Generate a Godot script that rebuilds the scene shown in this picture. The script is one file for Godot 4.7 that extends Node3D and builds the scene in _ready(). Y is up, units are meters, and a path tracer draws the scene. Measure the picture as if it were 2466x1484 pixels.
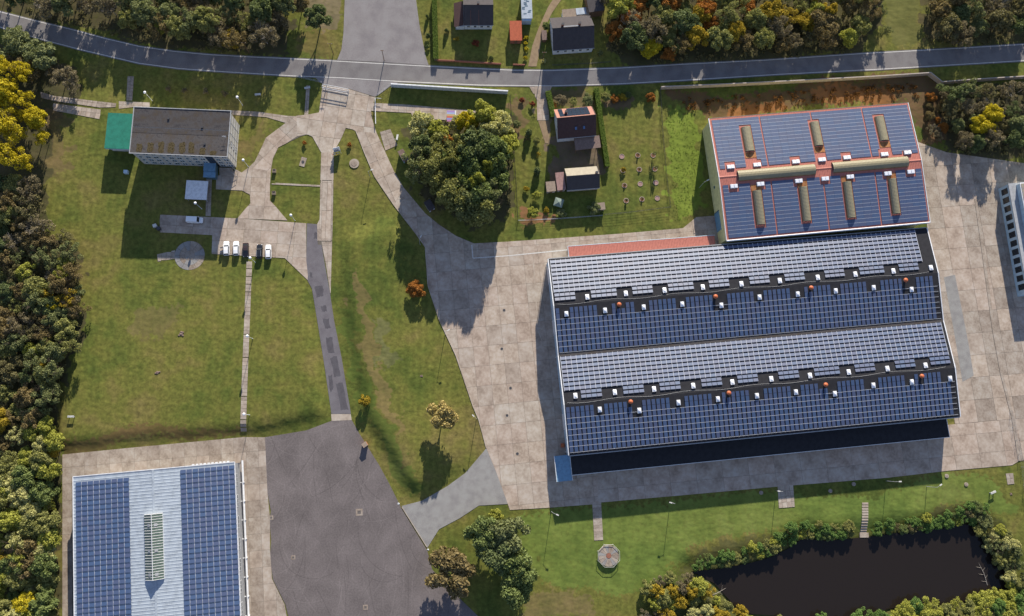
extends Node3D
# An aerial view of a depot: two solar-roofed halls, an office block, houses, woods and a pond.
# P(x, y, h) turns a spot of the survey picture (2466 x 1484 units) at the height h into a point of the place, in metres.
const F := 2016.0
const NADIR := Vector2(1121, 1068)
const MID := Vector2(1233, 742)
const HIGH := 257.12
var cx: Vector3
var cy: Vector3
var cz: Vector3
var rng := RandomNumberGenerator.new()
var M := {}
var used := {}
var crowns := []
var sparse := []
var columns_ := []
var trunks := []
var branches := []
var bump := FastNoiseLite.new()
var edge_field: PackedVector2Array
var edge_drive: PackedVector2Array
var edge_left: PackedVector2Array
var edge_apron: PackedVector2Array
var pond: PackedVector2Array
var field_poly: PackedVector2Array
var island_poly: PackedVector2Array

func P(px: float, py: float, h := 0.0) -> Vector3:
	var r := Vector3(px - MID.x, -(py - MID.y), -F)
	var t := (HIGH - h) / (-r.dot(cy))
	return Vector3(r.dot(cx) * t, h, r.dot(cz) * t)

func flat(a: Array, h := 0.0) -> PackedVector2Array:
	var o := PackedVector2Array()
	for i in range(0, a.size(), 2):
		var p := P(a[i], a[i + 1], h)
		o.append(Vector2(p.x, p.z))
	return o

# ---------------------------------------------------------------- the lie of the land
func away(p: Vector2, line: PackedVector2Array) -> float:
	var best := 1e9
	for i in line.size() - 1:
		best = minf(best, p.distance_squared_to(Geometry2D.get_closest_point_to_segment(p, line[i], line[i + 1])))
	return sqrt(best)

func gh(x: float, z: float) -> float:
	var p := Vector2(x, z)
	var y := -0.045 + 0.018 * bump.get_noise_2d(x, z)
	if Geometry2D.is_point_in_polygon(p, field_poly):
		var d := away(p, edge_field)
		var e := away(p, edge_left)
		y += 1.25 * smoothstep(0.0, 4.6, d) * (1.0 - smoothstep(7.0, 62.0, d)) * smoothstep(0.0, 5.0, e)
	elif Geometry2D.is_point_in_polygon(p, island_poly):
		var d := away(p, edge_drive)
		var e := away(p, edge_apron)
		y += 1.7 * smoothstep(2.2, 7.5, d) * (1.0 - smoothstep(10.0, 34.0, d)) * smoothstep(0.0, 7.0, e)
	elif x > 50.0 and z > 8.0:
		if Geometry2D.is_point_in_polygon(p, pond):
			y -= 1.3 + 0.9 * smoothstep(0.0, 4.0, away(p, pond))
		else:
			y -= 1.3 * (1.0 - smoothstep(0.0, 6.5, away(p, pond)))
	return y

# ---------------------------------------------------------------- shapes
func st() -> SurfaceTool:
	var s := SurfaceTool.new()
	s.begin(Mesh.PRIMITIVE_TRIANGLES)
	s.set_smooth_group(-1)
	return s

func tri(s: SurfaceTool, a: Vector3, b: Vector3, c: Vector3) -> void:
	s.add_vertex(a); s.add_vertex(b); s.add_vertex(c)

func quad(s: SurfaceTool, a: Vector3, b: Vector3, c: Vector3, d: Vector3) -> void:
	tri(s, a, b, c); tri(s, a, c, d)

func hexa(s: SurfaceTool, c: Array) -> void:   # corners: 0-3 below, 4-7 above, each x-z-, x+z-, x+z+, x-z+
	quad(s, c[4], c[5], c[6], c[7]); quad(s, c[3], c[2], c[1], c[0])
	for i in 4:
		var j: int = (i + 1) % 4
		quad(s, c[j], c[j + 4], c[i + 4], c[i])

func bx(s: SurfaceTool, x0: float, y0: float, z0: float, x1: float, y1: float, z1: float) -> void:
	hexa(s, [Vector3(x0, y0, z0), Vector3(x1, y0, z0), Vector3(x1, y0, z1), Vector3(x0, y0, z1), Vector3(x0, y1, z0), Vector3(x1, y1, z0), Vector3(x1, y1, z1), Vector3(x0, y1, z1)])

func box(x0: float, y0: float, z0: float, x1: float, y1: float, z1: float) -> SurfaceTool:
	var s := st()
	bx(s, x0, y0, z0, x1, y1, z1)
	return s

func prism(s: SurfaceTool, poly: PackedVector2Array, y0: float, y1: float, under := false) -> void:
	var p := poly
	if Geometry2D.is_polygon_clockwise(p):
		p = p.duplicate(); p.reverse()
	var ix := Geometry2D.triangulate_polygon(p)
	for i in range(0, ix.size(), 3):
		var a := p[ix[i]]; var b := p[ix[i + 1]]; var c := p[ix[i + 2]]
		if (b - a).cross(c - a) < 0.0:
			var q := b; b = c; c = q
		tri(s, Vector3(a.x, y1, a.y), Vector3(b.x, y1, b.y), Vector3(c.x, y1, c.y))
		if under:
			tri(s, Vector3(a.x, y0, a.y), Vector3(c.x, y0, c.y), Vector3(b.x, y0, b.y))
	for i in p.size():
		var a := p[i]; var b := p[(i + 1) % p.size()]
		quad(s, Vector3(a.x, y0, a.y), Vector3(b.x, y0, b.y), Vector3(b.x, y1, b.y), Vector3(a.x, y1, a.y))

func along_x(s: SurfaceTool, prof: PackedVector2Array, x0: float, x1: float) -> void:   # a profile in z, y drawn out along x
	var ix := Geometry2D.triangulate_polygon(prof)
	for x in [x0, x1]:
		for i in range(0, ix.size(), 3):
			tri(s, Vector3(x, prof[ix[i]].y, prof[ix[i]].x), Vector3(x, prof[ix[i + 1]].y, prof[ix[i + 1]].x), Vector3(x, prof[ix[i + 2]].y, prof[ix[i + 2]].x))
	for i in prof.size():
		var a := prof[i]; var b := prof[(i + 1) % prof.size()]
		quad(s, Vector3(x0, a.y, a.x), Vector3(x1, a.y, a.x), Vector3(x1, b.y, b.x), Vector3(x0, b.y, b.x))

func tube(s: SurfaceTool, a: Vector3, b: Vector3, r0: float, r1: float, n := 6) -> void:
	var d := (b - a).normalized()
	var u := d.cross(Vector3.RIGHT if absf(d.x) < 0.8 else Vector3.BACK).normalized()
	var v := d.cross(u)
	for i in n:
		var p := u * cos(TAU * i / n) + v * sin(TAU * i / n)
		var q := u * cos(TAU * (i + 1) / n) + v * sin(TAU * (i + 1) / n)
		quad(s, a + p * r0, a + q * r0, b + q * r1, b + p * r1)
		tri(s, b, b + p * r1, b + q * r1)
		tri(s, a, a + q * r0, a + p * r0)

func ball(s: SurfaceTool, c: Vector3, r: Vector3, n := 12, low := 0.0) -> void:
	var m: int = n / 2
	for j in m:
		var t0 := lerpf(low * PI, PI, 0.0) + (PI - low * PI) * j / m
		var t1 := low * PI + (PI - low * PI) * (j + 1) / m
		for i in n:
			var f0 := TAU * i / n
			var f1 := TAU * (i + 1) / n
			var g := func(t: float, f: float) -> Vector3: return c + Vector3(sin(t) * cos(f), -cos(t), sin(t) * sin(f)) * r
			quad(s, g.call(t0, f0), g.call(t0, f1), g.call(t1, f1), g.call(t1, f0))

func ring(n: int, r: float, c := Vector2.ZERO, turn := 0.0) -> PackedVector2Array:
	var o := PackedVector2Array()
	for i in n:
		o.append(c + Vector2.from_angle(turn + TAU * i / n) * r)
	return o

func commit(s: SurfaceTool) -> ArrayMesh:
	s.generate_normals()
	return s.commit()

func put(called: String, mesh: Mesh, m: Material, parent: Node, at := Transform3D()) -> MeshInstance3D:
	var o := MeshInstance3D.new()
	o.name = called if parent != self else numbered(called)
	o.mesh = mesh
	o.material_override = m
	o.transform = at
	parent.add_child(o, true)
	return o

func obj(called: String, s: SurfaceTool, m: Material, parent: Node, at := Transform3D()) -> MeshInstance3D:
	return put(called, commit(s), m, parent, at)

func numbered(called: String) -> String:
	var n: int = used.get(called, 0)
	used[called] = n + 1
	return called if n == 0 else "%s_%03d" % [called, n]

func tag(o: Node, label: String, category: String, group := "") -> void:
	o.set_meta("label", label)
	o.set_meta("category", category)
	if group:
		o.set_meta("group", group)

func thing(called: String, label: String, category: String, at: Transform3D, group := "") -> Node3D:
	var o := Node3D.new()
	o.name = numbered(called)
	o.transform = at
	add_child(o)
	tag(o, label, category, group)
	return o

func setting(called: String) -> Node3D:
	var o := Node3D.new()
	o.name = numbered(called)
	o.set_meta("kind", "structure")
	add_child(o)
	return o

func copy(o: Node3D, at: Transform3D, label: String, group := "") -> Node3D:
	var c: Node3D = o.duplicate()
	c.name = numbered(String(o.name).rstrip("_0123456789"))
	add_child(c)
	c.transform = at
	tag(c, label, o.get_meta("category"), group)
	return c

func frame(ax: float, ay: float, bxx: float, by: float, h: float) -> Transform3D:   # origin below a, x towards b, z down the picture
	var a := P(ax, ay, h)
	var d := P(bxx, by, h) - a
	d.y = 0
	d = d.normalized()
	return Transform3D(Basis(d, Vector3.UP, d.cross(Vector3.UP)), Vector3(a.x, 0, a.z))

func L(t: Transform3D, px: float, py: float, h: float) -> Vector3:
	return t.affine_inverse() * P(px, py, h)

func spot(px: float, py: float, turn := 0.0) -> Transform3D:
	var p := P(px, py)
	p.y = gh(p.x, p.z)
	return Transform3D(Basis(Vector3.UP, turn), p)

# ---------------------------------------------------------------- materials
func lin(r: float, g: float, b: float) -> Color:
	return Color(r, g, b).linear_to_srgb()

func noise(sd: int, freq: float, oct := 3) -> FastNoiseLite:
	var n := FastNoiseLite.new()
	n.seed = sd
	n.frequency = freq
	n.fractal_octaves = oct
	return n

func mottle(sd: int, size: int, coarse: float, fine: float, speck: float, cols: Array) -> ImageTexture:   # a seamless patchy texture between the given colours
	var a := noise(sd, coarse, 4).get_seamless_image(size, size)
	var b := noise(sd + 7, fine, 3).get_seamless_image(size, size)
	var im := Image.create(size, size, false, Image.FORMAT_RGB8)
	var r := RandomNumberGenerator.new()
	r.seed = sd
	var n := cols.size() - 1
	for y in size:
		for x in size:
			var v := a.get_pixel(x, y).r * 0.62 + b.get_pixel(x, y).r * 0.38
			v = clampf((v - 0.5) * 1.7 + 0.5, 0.0, 0.999) * n
			var i := int(v)
			var c: Color = (cols[i] as Color).lerp(cols[i + 1], v - i)
			var k := 1.0 + speck * (r.randf() - 0.5)
			im.set_pixel(x, y, Color(c.r * k, c.g * k, c.b * k))
	return ImageTexture.create_from_image(im)

func mat(called: String, c: Color, rough := 0.85, spec := 0.35, tex: Texture2D = null, metres := 8.0, metal := 0.0) -> StandardMaterial3D:
	var m := StandardMaterial3D.new()
	m.resource_name = called
	m.albedo_color = c
	m.roughness = rough
	m.metallic_specular = spec
	m.metallic = metal
	if tex:
		m.albedo_texture = tex
		m.uv1_triplanar = true
		m.uv1_world_triplanar = true
		m.uv1_scale = Vector3.ONE / metres
	M[called] = m
	return m

func tinted(called: String, from: String, c: Color) -> StandardMaterial3D:
	var m: StandardMaterial3D = M[from].duplicate()
	m.resource_name = called
	m.albedo_color = c
	M[called] = m
	return m

func materials() -> void:
	var grey := Color(1, 1, 1)
	var con := mottle(11, 512, 0.006, 0.03, 0.10, [Color(0.80, 0.77, 0.745), Color(0.89, 0.865, 0.845), Color(0.95, 0.935, 0.92), grey])
	var plain := mottle(23, 256, 0.02, 0.09, 0.08, [Color(0.86, 0.86, 0.86), Color(0.95, 0.95, 0.95), grey])
	var grit := mottle(31, 512, 0.008, 0.12, 0.22, [Color(0.86, 0.85, 0.86), Color(0.94, 0.93, 0.93), grey])
	var rusty := mottle(43, 256, 0.012, 0.06, 0.12, [Color(0.62, 0.42, 0.22), Color(0.9, 0.8, 0.7), grey, grey, grey])
	mat("joint", lin(0.15, 0.135, 0.11), 0.95, 0.2, grit, 9.0)
	mat("slab_cream", lin(0.455, 0.390, 0.325), 0.9, 0.25, con, 17.0)
	mat("slab_grey", lin(0.430, 0.375, 0.320), 0.9, 0.25, con, 23.0)
	mat("slab_pink", lin(0.450, 0.380, 0.320), 0.9, 0.25, con, 19.0)
	mat("slab_dull", lin(0.385, 0.340, 0.290), 0.9, 0.25, con, 13.0)
	mat("slab_pale", lin(0.455, 0.405, 0.345), 0.9, 0.25, con, 21.0)
	mat("slab_soil", lin(0.345, 0.300, 0.255), 0.9, 0.25, con, 15.0)
	mat("drive_grey", lin(0.290, 0.285, 0.270), 0.9, 0.25, grit, 14.0)
	mat("asphalt_road", lin(0.200, 0.190, 0.185), 0.9, 0.25, grit, 21.0)
	mat("asphalt_lane", lin(0.255, 0.240, 0.235), 0.9, 0.25, grit, 27.0)
	mat("asphalt_patch", lin(0.105, 0.10, 0.11), 0.9, 0.25, grit, 11.0)
	mat("asphalt_drive", lin(0.17, 0.16, 0.17), 0.9, 0.25, grit, 17.0)
	mat("paint", lin(0.62, 0.60, 0.56), 0.7, 0.3, plain, 3.0)
	mat("bitumen", lin(0.032, 0.032, 0.036), 0.92, 0.25, plain, 9.0)
	mat("rail", lin(0.52, 0.54, 0.58), 0.5, 0.45)
	mat("white_metal", lin(0.74, 0.75, 0.76), 0.5, 0.4, plain, 6.0)
	mat("grey_metal", lin(0.36, 0.37, 0.38), 0.5, 0.4, plain, 6.0)
	mat("dark_metal", lin(0.05, 0.05, 0.055), 0.55, 0.4)
	mat("dome", lin(0.80, 0.81, 0.83), 0.3, 0.5)
	mat("orange_paint", lin(0.52, 0.15, 0.06), 0.6, 0.4, rusty, 1.5)
	mat("blue_wall", lin(0.46, 0.60, 0.70), 0.65, 0.35, plain, 7.0)
	mat("blue_roof", lin(0.16, 0.30, 0.43), 0.55, 0.4, plain, 6.0)
	mat("teal_dark", lin(0.08, 0.14, 0.17), 0.5, 0.4)
	mat("yellow_wall", lin(0.72, 0.66, 0.34), 0.75, 0.3, plain, 9.0)
	mat("red_sheet", lin(0.46, 0.165, 0.125), 0.6, 0.35, plain, 5.0)
	mat("brown_sheet", lin(0.36, 0.17, 0.07), 0.75, 0.3, rusty, 4.0)
	mat("vault", lin(0.33, 0.29, 0.18), 0.55, 0.4, plain, 3.0)
	mat("metal_roof", lin(0.38, 0.43, 0.48), 0.42, 0.45, plain, 13.0)
	mat("pale_wall", lin(0.62, 0.61, 0.57), 0.8, 0.3, plain, 8.0)
	mat("panel_wall", lin(0.56, 0.53, 0.47), 0.8, 0.3, plain, 8.0)
	mat("window_blue", lin(0.50, 0.62, 0.70), 0.7, 0.3)
	mat("glass", lin(0.02, 0.025, 0.03), 0.12, 0.5)
	mat("sky_glass", lin(0.05, 0.10, 0.22), 0.1, 0.6)
	mat("green_glass", lin(0.10, 0.14, 0.11), 0.2, 0.5, plain, 4.0)
	mat("roofing", lin(0.088, 0.082, 0.080), 0.95, 0.2, mottle(51, 256, 0.015, 0.08, 0.18, [Color(0.8, 0.8, 0.82), grey, Color(0.9, 0.87, 0.85), Color(1.0, 0.93, 0.8)]), 12.0)
	mat("moss", lin(0.095, 0.078, 0.048), 0.95, 0.2, mottle(57, 256, 0.03, 0.12, 0.3, [Color(0.45, 0.45, 0.5), Color(0.75, 0.72, 0.6), grey, Color(0.85, 0.8, 0.6)]), 5.0)
	mat("green_roof", lin(0.024, 0.185, 0.130), 0.75, 0.3, plain, 11.0)
	mat("tile_dark", lin(0.075, 0.068, 0.07), 0.85, 0.3, grit, 5.0)
	mat("tile_tan", lin(0.29, 0.235, 0.20), 0.85, 0.3, grit, 5.0)
	mat("sunlit_tile_red", lin(0.38, 0.19, 0.145), 0.8, 0.3, grit, 5.0)
	mat("tile_maroon", lin(0.085, 0.050, 0.046), 0.8, 0.3, grit, 5.0)
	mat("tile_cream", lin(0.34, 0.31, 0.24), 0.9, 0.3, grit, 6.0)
	mat("orange_tile", lin(0.42, 0.11, 0.055), 0.8, 0.3, grit, 4.0)
	mat("felt_pink", lin(0.34, 0.21, 0.19), 0.9, 0.25, plain, 5.0)
	mat("felt_tan", lin(0.32, 0.25, 0.19), 0.9, 0.25, plain, 5.0)
	mat("wood", lin(0.19, 0.12, 0.075), 0.85, 0.3, grit, 3.0)
	mat("hut_roof", lin(0.22, 0.16, 0.135), 0.9, 0.25, grit, 4.0)
	mat("wall_tan", lin(0.450, 0.385, 0.335), 0.85, 0.3, plain, 5.0)
	mat("wall_white", lin(0.70, 0.74, 0.76), 0.8, 0.3, plain, 5.0)
	mat("brick", lin(0.30, 0.13, 0.09), 0.9, 0.25, grit, 3.0)
	mat("bark", lin(0.10, 0.08, 0.06), 0.95, 0.2)
	mat("pale_bark", lin(0.32, 0.29, 0.25), 0.95, 0.2)
	mat("house_panel", lin(0.022, 0.032, 0.050), 0.12, 0.5)
	mat("water", lin(0.017, 0.013, 0.011), 0.08, 0.3)
	mat("soil", lin(0.20, 0.105, 0.065), 0.95, 0.2, grit, 5.0)
	mat("dirt", lin(0.29, 0.215, 0.135), 0.95, 0.2, grit, 9.0)
	mat("globe", lin(0.82, 0.84, 0.88), 0.3, 0.5)
	mat("car_white", lin(0.76, 0.77, 0.78), 0.25, 0.5)
	mat("car_black", lin(0.012, 0.013, 0.016), 0.22, 0.6)
	mat("car_brown", lin(0.045, 0.028, 0.026), 0.25, 0.55)
	mat("tyre", lin(0.02, 0.02, 0.02), 0.9, 0.2)
	mat("lamp_red", lin(0.35, 0.02, 0.02), 0.3, 0.5)
	mat("hazard_orange", lin(0.55, 0.16, 0.06), 0.7, 0.3)
	for k in 4:
		mat("panel_%d" % k, [lin(0.035, 0.062, 0.138), lin(0.040, 0.063, 0.132), lin(0.043, 0.061, 0.126), lin(0.033, 0.065, 0.142)][k], 0.47, 0.68)
	var pm := mat("panel_many", Color.WHITE, 0.47, 0.68)
	pm.vertex_color_use_as_albedo = true
	var leafage := mottle(71, 256, 0.05, 0.2, 0.3, [Color(0.80, 0.84, 0.74), Color(0.93, 0.94, 0.88), grey])   # leaves differ in hue from twig to twig
	for k in [["olive", 0.315, 0.311, 0.117], ["green", 0.221, 0.266, 0.100], ["deep", 0.175, 0.209, 0.094], ["yellow", 0.620, 0.506, 0.040], ["lime", 0.441, 0.439, 0.099], ["willow", 0.579, 0.546, 0.255], ["fresh", 0.185, 0.286, 0.086], ["tan", 0.526, 0.411, 0.179], ["grey_green", 0.245, 0.264, 0.124], ["brown", 0.261, 0.198, 0.099], ["rust", 0.448, 0.189, 0.049], ["gold", 0.460, 0.333, 0.046], ["bare", 0.255, 0.209, 0.140], ["crimson", 0.315, 0.088, 0.051], ["grass", 0.142, 0.194, 0.032], ["bracken", 0.217, 0.101, 0.036], ["scrub", 0.222, 0.196, 0.101], ["hedge", 0.130, 0.187, 0.032]]:
		var lm := mat("leaf_" + k[0], lin(k[1], k[2], k[3]), 0.75, 0.25, leafage, 2.3)
		lm.backlight_enabled = true
		lm.backlight = Color(0.8, 0.8, 0.7)

# ---------------------------------------------------------------- trees and plants
func leaf_places(r: RandomNumberGenerator, lobes: Array, count: int, up: float) -> Array:   # [place, outward direction] of each leaf on the boughs
	var weight := 0.0
	for l in lobes:
		weight += l.w * l.w
	var got := []
	for guard in count * 8:
		if got.size() >= count:
			break
		var pick := r.randf() * weight
		var li := 0
		while pick > lobes[li].w * lobes[li].w and li < lobes.size() - 1:
			pick -= lobes[li].w * lobes[li].w
			li += 1
		var d := Vector3(r.randfn(), r.randfn() + 0.25, r.randfn()).normalized()
		if d.y < up:
			continue
		var p: Vector3 = Vector3(lobes[li].x, lobes[li].y, lobes[li].z) + d * (lobes[li].w as float) * r.randf_range(0.66, 1.18)
		var free := true   # two boughs do not fill the same place
		for j in lobes.size():
			if j != li and p.distance_to(Vector3(lobes[j].x, lobes[j].y, lobes[j].z)) < lobes[j].w * 0.72:
				free = false
				break
		if free:
			got.append([p, d])
	return got

func crown_mesh(sd: int, lobes: Array, count: int, leaf: float, up := -0.35) -> ArrayMesh:   # leaf clumps spread over several boughs; about one unit in radius
	var r := RandomNumberGenerator.new()
	r.seed = sd
	var places := leaf_places(r, lobes, count, up)
	var v := PackedVector3Array()
	var nn := PackedVector3Array()
	for pl in places:
		var p: Vector3 = pl[0]
		var n := ((pl[1] as Vector3) + Vector3(r.randfn(), r.randfn(), r.randfn()) * 1.15).normalized()
		var u := n.cross(Vector3(r.randfn(), r.randfn(), r.randfn())).normalized()
		var w := n.cross(u)
		var s := leaf * r.randf_range(0.45, 1.5)
		var q := [p + u * s, p + w * s * 0.62 + n * s * 0.2, p - u * s * 0.9, p - w * s * 0.62 + n * s * 0.15]
		for i in [0, 2, 1, 0, 3, 2]:
			v.append(q[i]); nn.append(n)
	var a := []
	a.resize(Mesh.ARRAY_MAX)
	a[Mesh.ARRAY_VERTEX] = v
	a[Mesh.ARRAY_NORMAL] = nn
	var m := ArrayMesh.new()
	m.add_surface_from_arrays(Mesh.PRIMITIVE_TRIANGLES, a)
	return m

func make_crowns() -> void:
	var r := RandomNumberGenerator.new()
	r.seed = 5
	for k in 9:   # round crowns of many boughs
		var lobes := [{"x": 0.0, "y": 0.55, "z": 0.0, "w": 0.42}]
		var n := r.randi_range(17, 23)
		for i in n:
			var a := TAU * i / n * 3.0 + r.randf_range(-0.6, 0.6)
			var e := r.randf_range(-0.1, 1.0)
			var d := r.randf_range(0.4, 0.86) * sqrt(maxf(0.12, 1.0 - e * e * 0.85))
			lobes.append({"x": cos(a) * d, "y": 0.4 + e * 0.58, "z": sin(a) * d, "w": r.randf_range(0.13, 0.3)})
		crowns.append(crown_mesh(100 + k, lobes, 4200, 0.06))
	for k in 5:   # thin crowns, much sky between the boughs
		var lobes := []
		for i in 24:
			var a := r.randf() * TAU
			var d := r.randf_range(0.1, 0.95)
			lobes.append({"x": cos(a) * d, "y": r.randf_range(0.2, 1.0), "z": sin(a) * d, "w": r.randf_range(0.12, 0.26)})
		sparse.append(crown_mesh(200 + k, lobes, 2700, 0.047, -0.8))
	for k in 3:   # upright crowns
		var lobes := []
		for i in 9:
			var a := r.randf() * TAU
			var y := i / 8.0
			lobes.append({"x": cos(a) * 0.4 * (1.0 - y * 0.7), "y": 0.1 + y * 0.9, "z": sin(a) * 0.4 * (1.0 - y * 0.7), "w": 0.46 - 0.28 * y})
		columns_.append(crown_mesh(300 + k, lobes, 1100, 0.11, -0.5))
	for k in 4:
		var s := st()
		tube(s, Vector3.ZERO, Vector3(0.01, 0.55, 0.01), 0.035, 0.022, 7)
		for i in 6:
			var a := TAU * i / 6.0 + r.randf_range(-0.4, 0.4)
			var y := r.randf_range(0.25, 0.5)
			var m := Vector3(cos(a) * 0.14, y + 0.14, sin(a) * 0.14)
			tube(s, Vector3(0.005, y, 0.005), m, 0.014, 0.009, 5)
			for j in 3:
				var b := a + r.randf_range(-0.7, 0.7)
				tube(s, m, m + Vector3(cos(b) * 0.16, r.randf_range(0.08, 0.3), sin(b) * 0.16), 0.008, 0.002, 4)
		trunks.append(commit(s))

func make_branches() -> void:   # leafless boughs for the thin crowns
	var r := RandomNumberGenerator.new()
	r.seed = 15
	for k in 3:
		var s := st()
		tube(s, Vector3.ZERO, Vector3(0.01, 0.6, 0.0), 0.03, 0.016, 6)
		for i in 11:
			var a := TAU * i / 11.0 + r.randf_range(-0.3, 0.3)
			var y := r.randf_range(0.2, 0.58)
			var p := Vector3(0, y, 0)
			var m := Vector3(cos(a) * r.randf_range(0.15, 0.3), y + r.randf_range(0.12, 0.28), sin(a) * r.randf_range(0.15, 0.3))
			tube(s, p, m, 0.010, 0.007, 4)
			for j in 5:
				var b := a + r.randf_range(-0.9, 0.9)
				var q := m + Vector3(cos(b) * r.randf_range(0.1, 0.3), r.randf_range(0.05, 0.22), sin(b) * r.randf_range(0.1, 0.3))
				tube(s, m, q, 0.006, 0.003, 4)
				for l in 2:
					var c := b + r.randf_range(-0.9, 0.9)
					tube(s, q, q + Vector3(cos(c) * 0.12, r.randf_range(0.0, 0.12), sin(c) * 0.12), 0.003, 0.0015, 3)
		branches.append(commit(s))

func tree(called: String, label: String, category: String, px: float, py: float, rad: float, h: float, leafy: String, group := "", form := "round") -> Node3D:
	var p := P(px, py, h * 0.62)   # rad in metres
	p.y = gh(p.x, p.z)
	var t := thing(called, label, category, Transform3D(Basis(Vector3.UP, rng.randf() * TAU), p), group)
	var low := 0.16 if h < 4.5 else 0.3
	var tm: Mesh = branches[rng.randi() % 3] if form == "sparse" else trunks[rng.randi() % trunks.size()]
	put("trunk", tm, M.pale_bark if leafy == "bare" and rng.randf() < 0.5 else M.bark, t, Transform3D(Basis.from_scale(Vector3(maxf(rad * 1.35, h * 0.35), h, maxf(rad * 1.35, h * 0.35))), Vector3(0, -0.1, 0)))
	var pool: Array = sparse if form == "sparse" else columns_ if form == "column" else crowns
	var cm: Mesh = pool[rng.randi() % pool.size()]
	var sy := h * (1.0 - low) / 1.28
	rad *= 1.15
	put("crown", cm, M["leaf_" + leafy], t, Transform3D(Basis.from_scale(Vector3(rad * rng.randf_range(0.92, 1.08), sy, rad * rng.randf_range(0.92, 1.08))), Vector3(0, h * low - 0.05, 0)))
	return t

const LOOK := {"olive": "olive green", "green": "mid green", "deep": "dark green", "yellow": "bright yellow", "lime": "yellow green", "willow": "pale silvery green", "tan": "golden tan", "fresh": "fresh green", "grey_green": "grey green", "brown": "brown leaved", "rust": "rust orange", "gold": "golden", "bare": "half bare brownish", "crimson": "dark red", "scrub": "dull brown"}

func wood(where: String, region: Array, gap: float, rads: Vector2, highs: Vector2, kinds: Array, most := 90) -> void:   # trees at random spots of a region of the survey picture
	var poly := PackedVector2Array()
	for i in range(0, region.size(), 2):
		poly.append(Vector2(region[i], region[i + 1]))
	var lo := poly[0]; var hi := poly[0]
	for p in poly:
		lo = lo.min(p); hi = hi.max(p)
	var got := PackedVector2Array()
	for k in 4000:
		if got.size() >= most:
			break
		var p := Vector2(rng.randf_range(lo.x, hi.x), rng.randf_range(lo.y, hi.y))
		if not Geometry2D.is_point_in_polygon(p, poly):
			continue
		var free := true
		for g in got:
			if g.distance_to(p) < gap:
				free = false
				break
		if not free:
			continue
		got.append(p)
		var kind: String = kinds[rng.randi() % kinds.size()]
		var u := rng.randf()
		var h := lerpf(highs.x, highs.y, u)
		var size: String = ["low ", "", "tall "][clampi(int(u * 3.0), 0, 2)]
		tree("tree" if h > 4.5 else "shrub", "%s%s %s %s" % [size, LOOK[kind], "tree" if h > 4.5 else "shrub", where], "tree" if h > 4.5 else "shrub", p.x, p.y, lerpf(rads.x, rads.y, clampf(u + rng.randf_range(-0.25, 0.25), 0, 1)), h, kind, "%s%s %s %s" % [size, LOOK[kind], "trees" if h > 4.5 else "shrubs", where], "sparse" if kind == "bare" or rng.randf() < (0.55 if kind in ["brown", "scrub", "grey_green"] else 0.2) else "round")

func tuft_mesh(sd: int, n: int, high: float, wide: float) -> ArrayMesh:
	var lobes := [{"x": 0.0, "y": high * 0.3, "z": 0.0, "w": wide}]
	return crown_mesh(sd, lobes, n, wide * 0.42, -0.1)

func ground_cover(called: String, label: String, category: String, regions: Array, count: int, leafy: String, size: Vector2, tall := 0.8, keep := []) -> void:
	var mm := MultiMesh.new()
	mm.transform_format = MultiMesh.TRANSFORM_3D
	mm.mesh = tuft_mesh(hash(called) % 1000, 16 if tall < 0.3 else 26, tall, 0.5)
	var xs := []
	var total := 0.0
	var polys := []
	for g in regions:
		polys.append(flat(g))
	for pi in polys.size():
		var poly: PackedVector2Array = polys[pi]
		var lo := poly[0]; var hi := poly[0]
		for p in poly:
			lo = lo.min(p); hi = hi.max(p)
		var area := 0.0
		for i in poly.size():
			area += poly[i].cross(poly[(i + 1) % poly.size()]) * 0.5
		var want := int(count * absf(area) / 1000.0)
		var tries := 0
		while want > 0 and tries < 90000:
			tries += 1
			var p := Vector2(rng.randf_range(lo.x, hi.x), rng.randf_range(lo.y, hi.y))
			if not Geometry2D.is_point_in_polygon(p, poly):
				continue
			want -= 1
			if bump.get_noise_2d(p.x * 2.3 + 90.0, p.y * 2.3) < -0.28:
				continue
			var s := rng.randf_range(size.x, size.y)
			xs.append(Transform3D(Basis(Vector3.UP, rng.randf() * TAU).scaled(Vector3(s, s * rng.randf_range(0.7, 1.3), s)), Vector3(p.x, gh(p.x, p.y) - 0.03, p.y)))
	mm.instance_count = xs.size()
	for i in xs.size():
		mm.set_instance_transform(i, xs[i])
	var o := MultiMeshInstance3D.new()
	o.name = numbered(called)
	o.multimesh = mm
	o.material_override = M["leaf_" + leafy]
	o.set_meta("kind", "stuff")
	tag(o, label, category)
	add_child(o)

# ---------------------------------------------------------------- things laid on the ground
func sheet(called: String, region: Array, y: float, m: Material, parent: Node = self) -> MeshInstance3D:
	var s := st()
	prism(s, flat(region), y - 0.14, y)
	var o := obj(called, s, m, parent)
	if parent == self:
		o.set_meta("kind", "structure")
	return o

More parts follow.
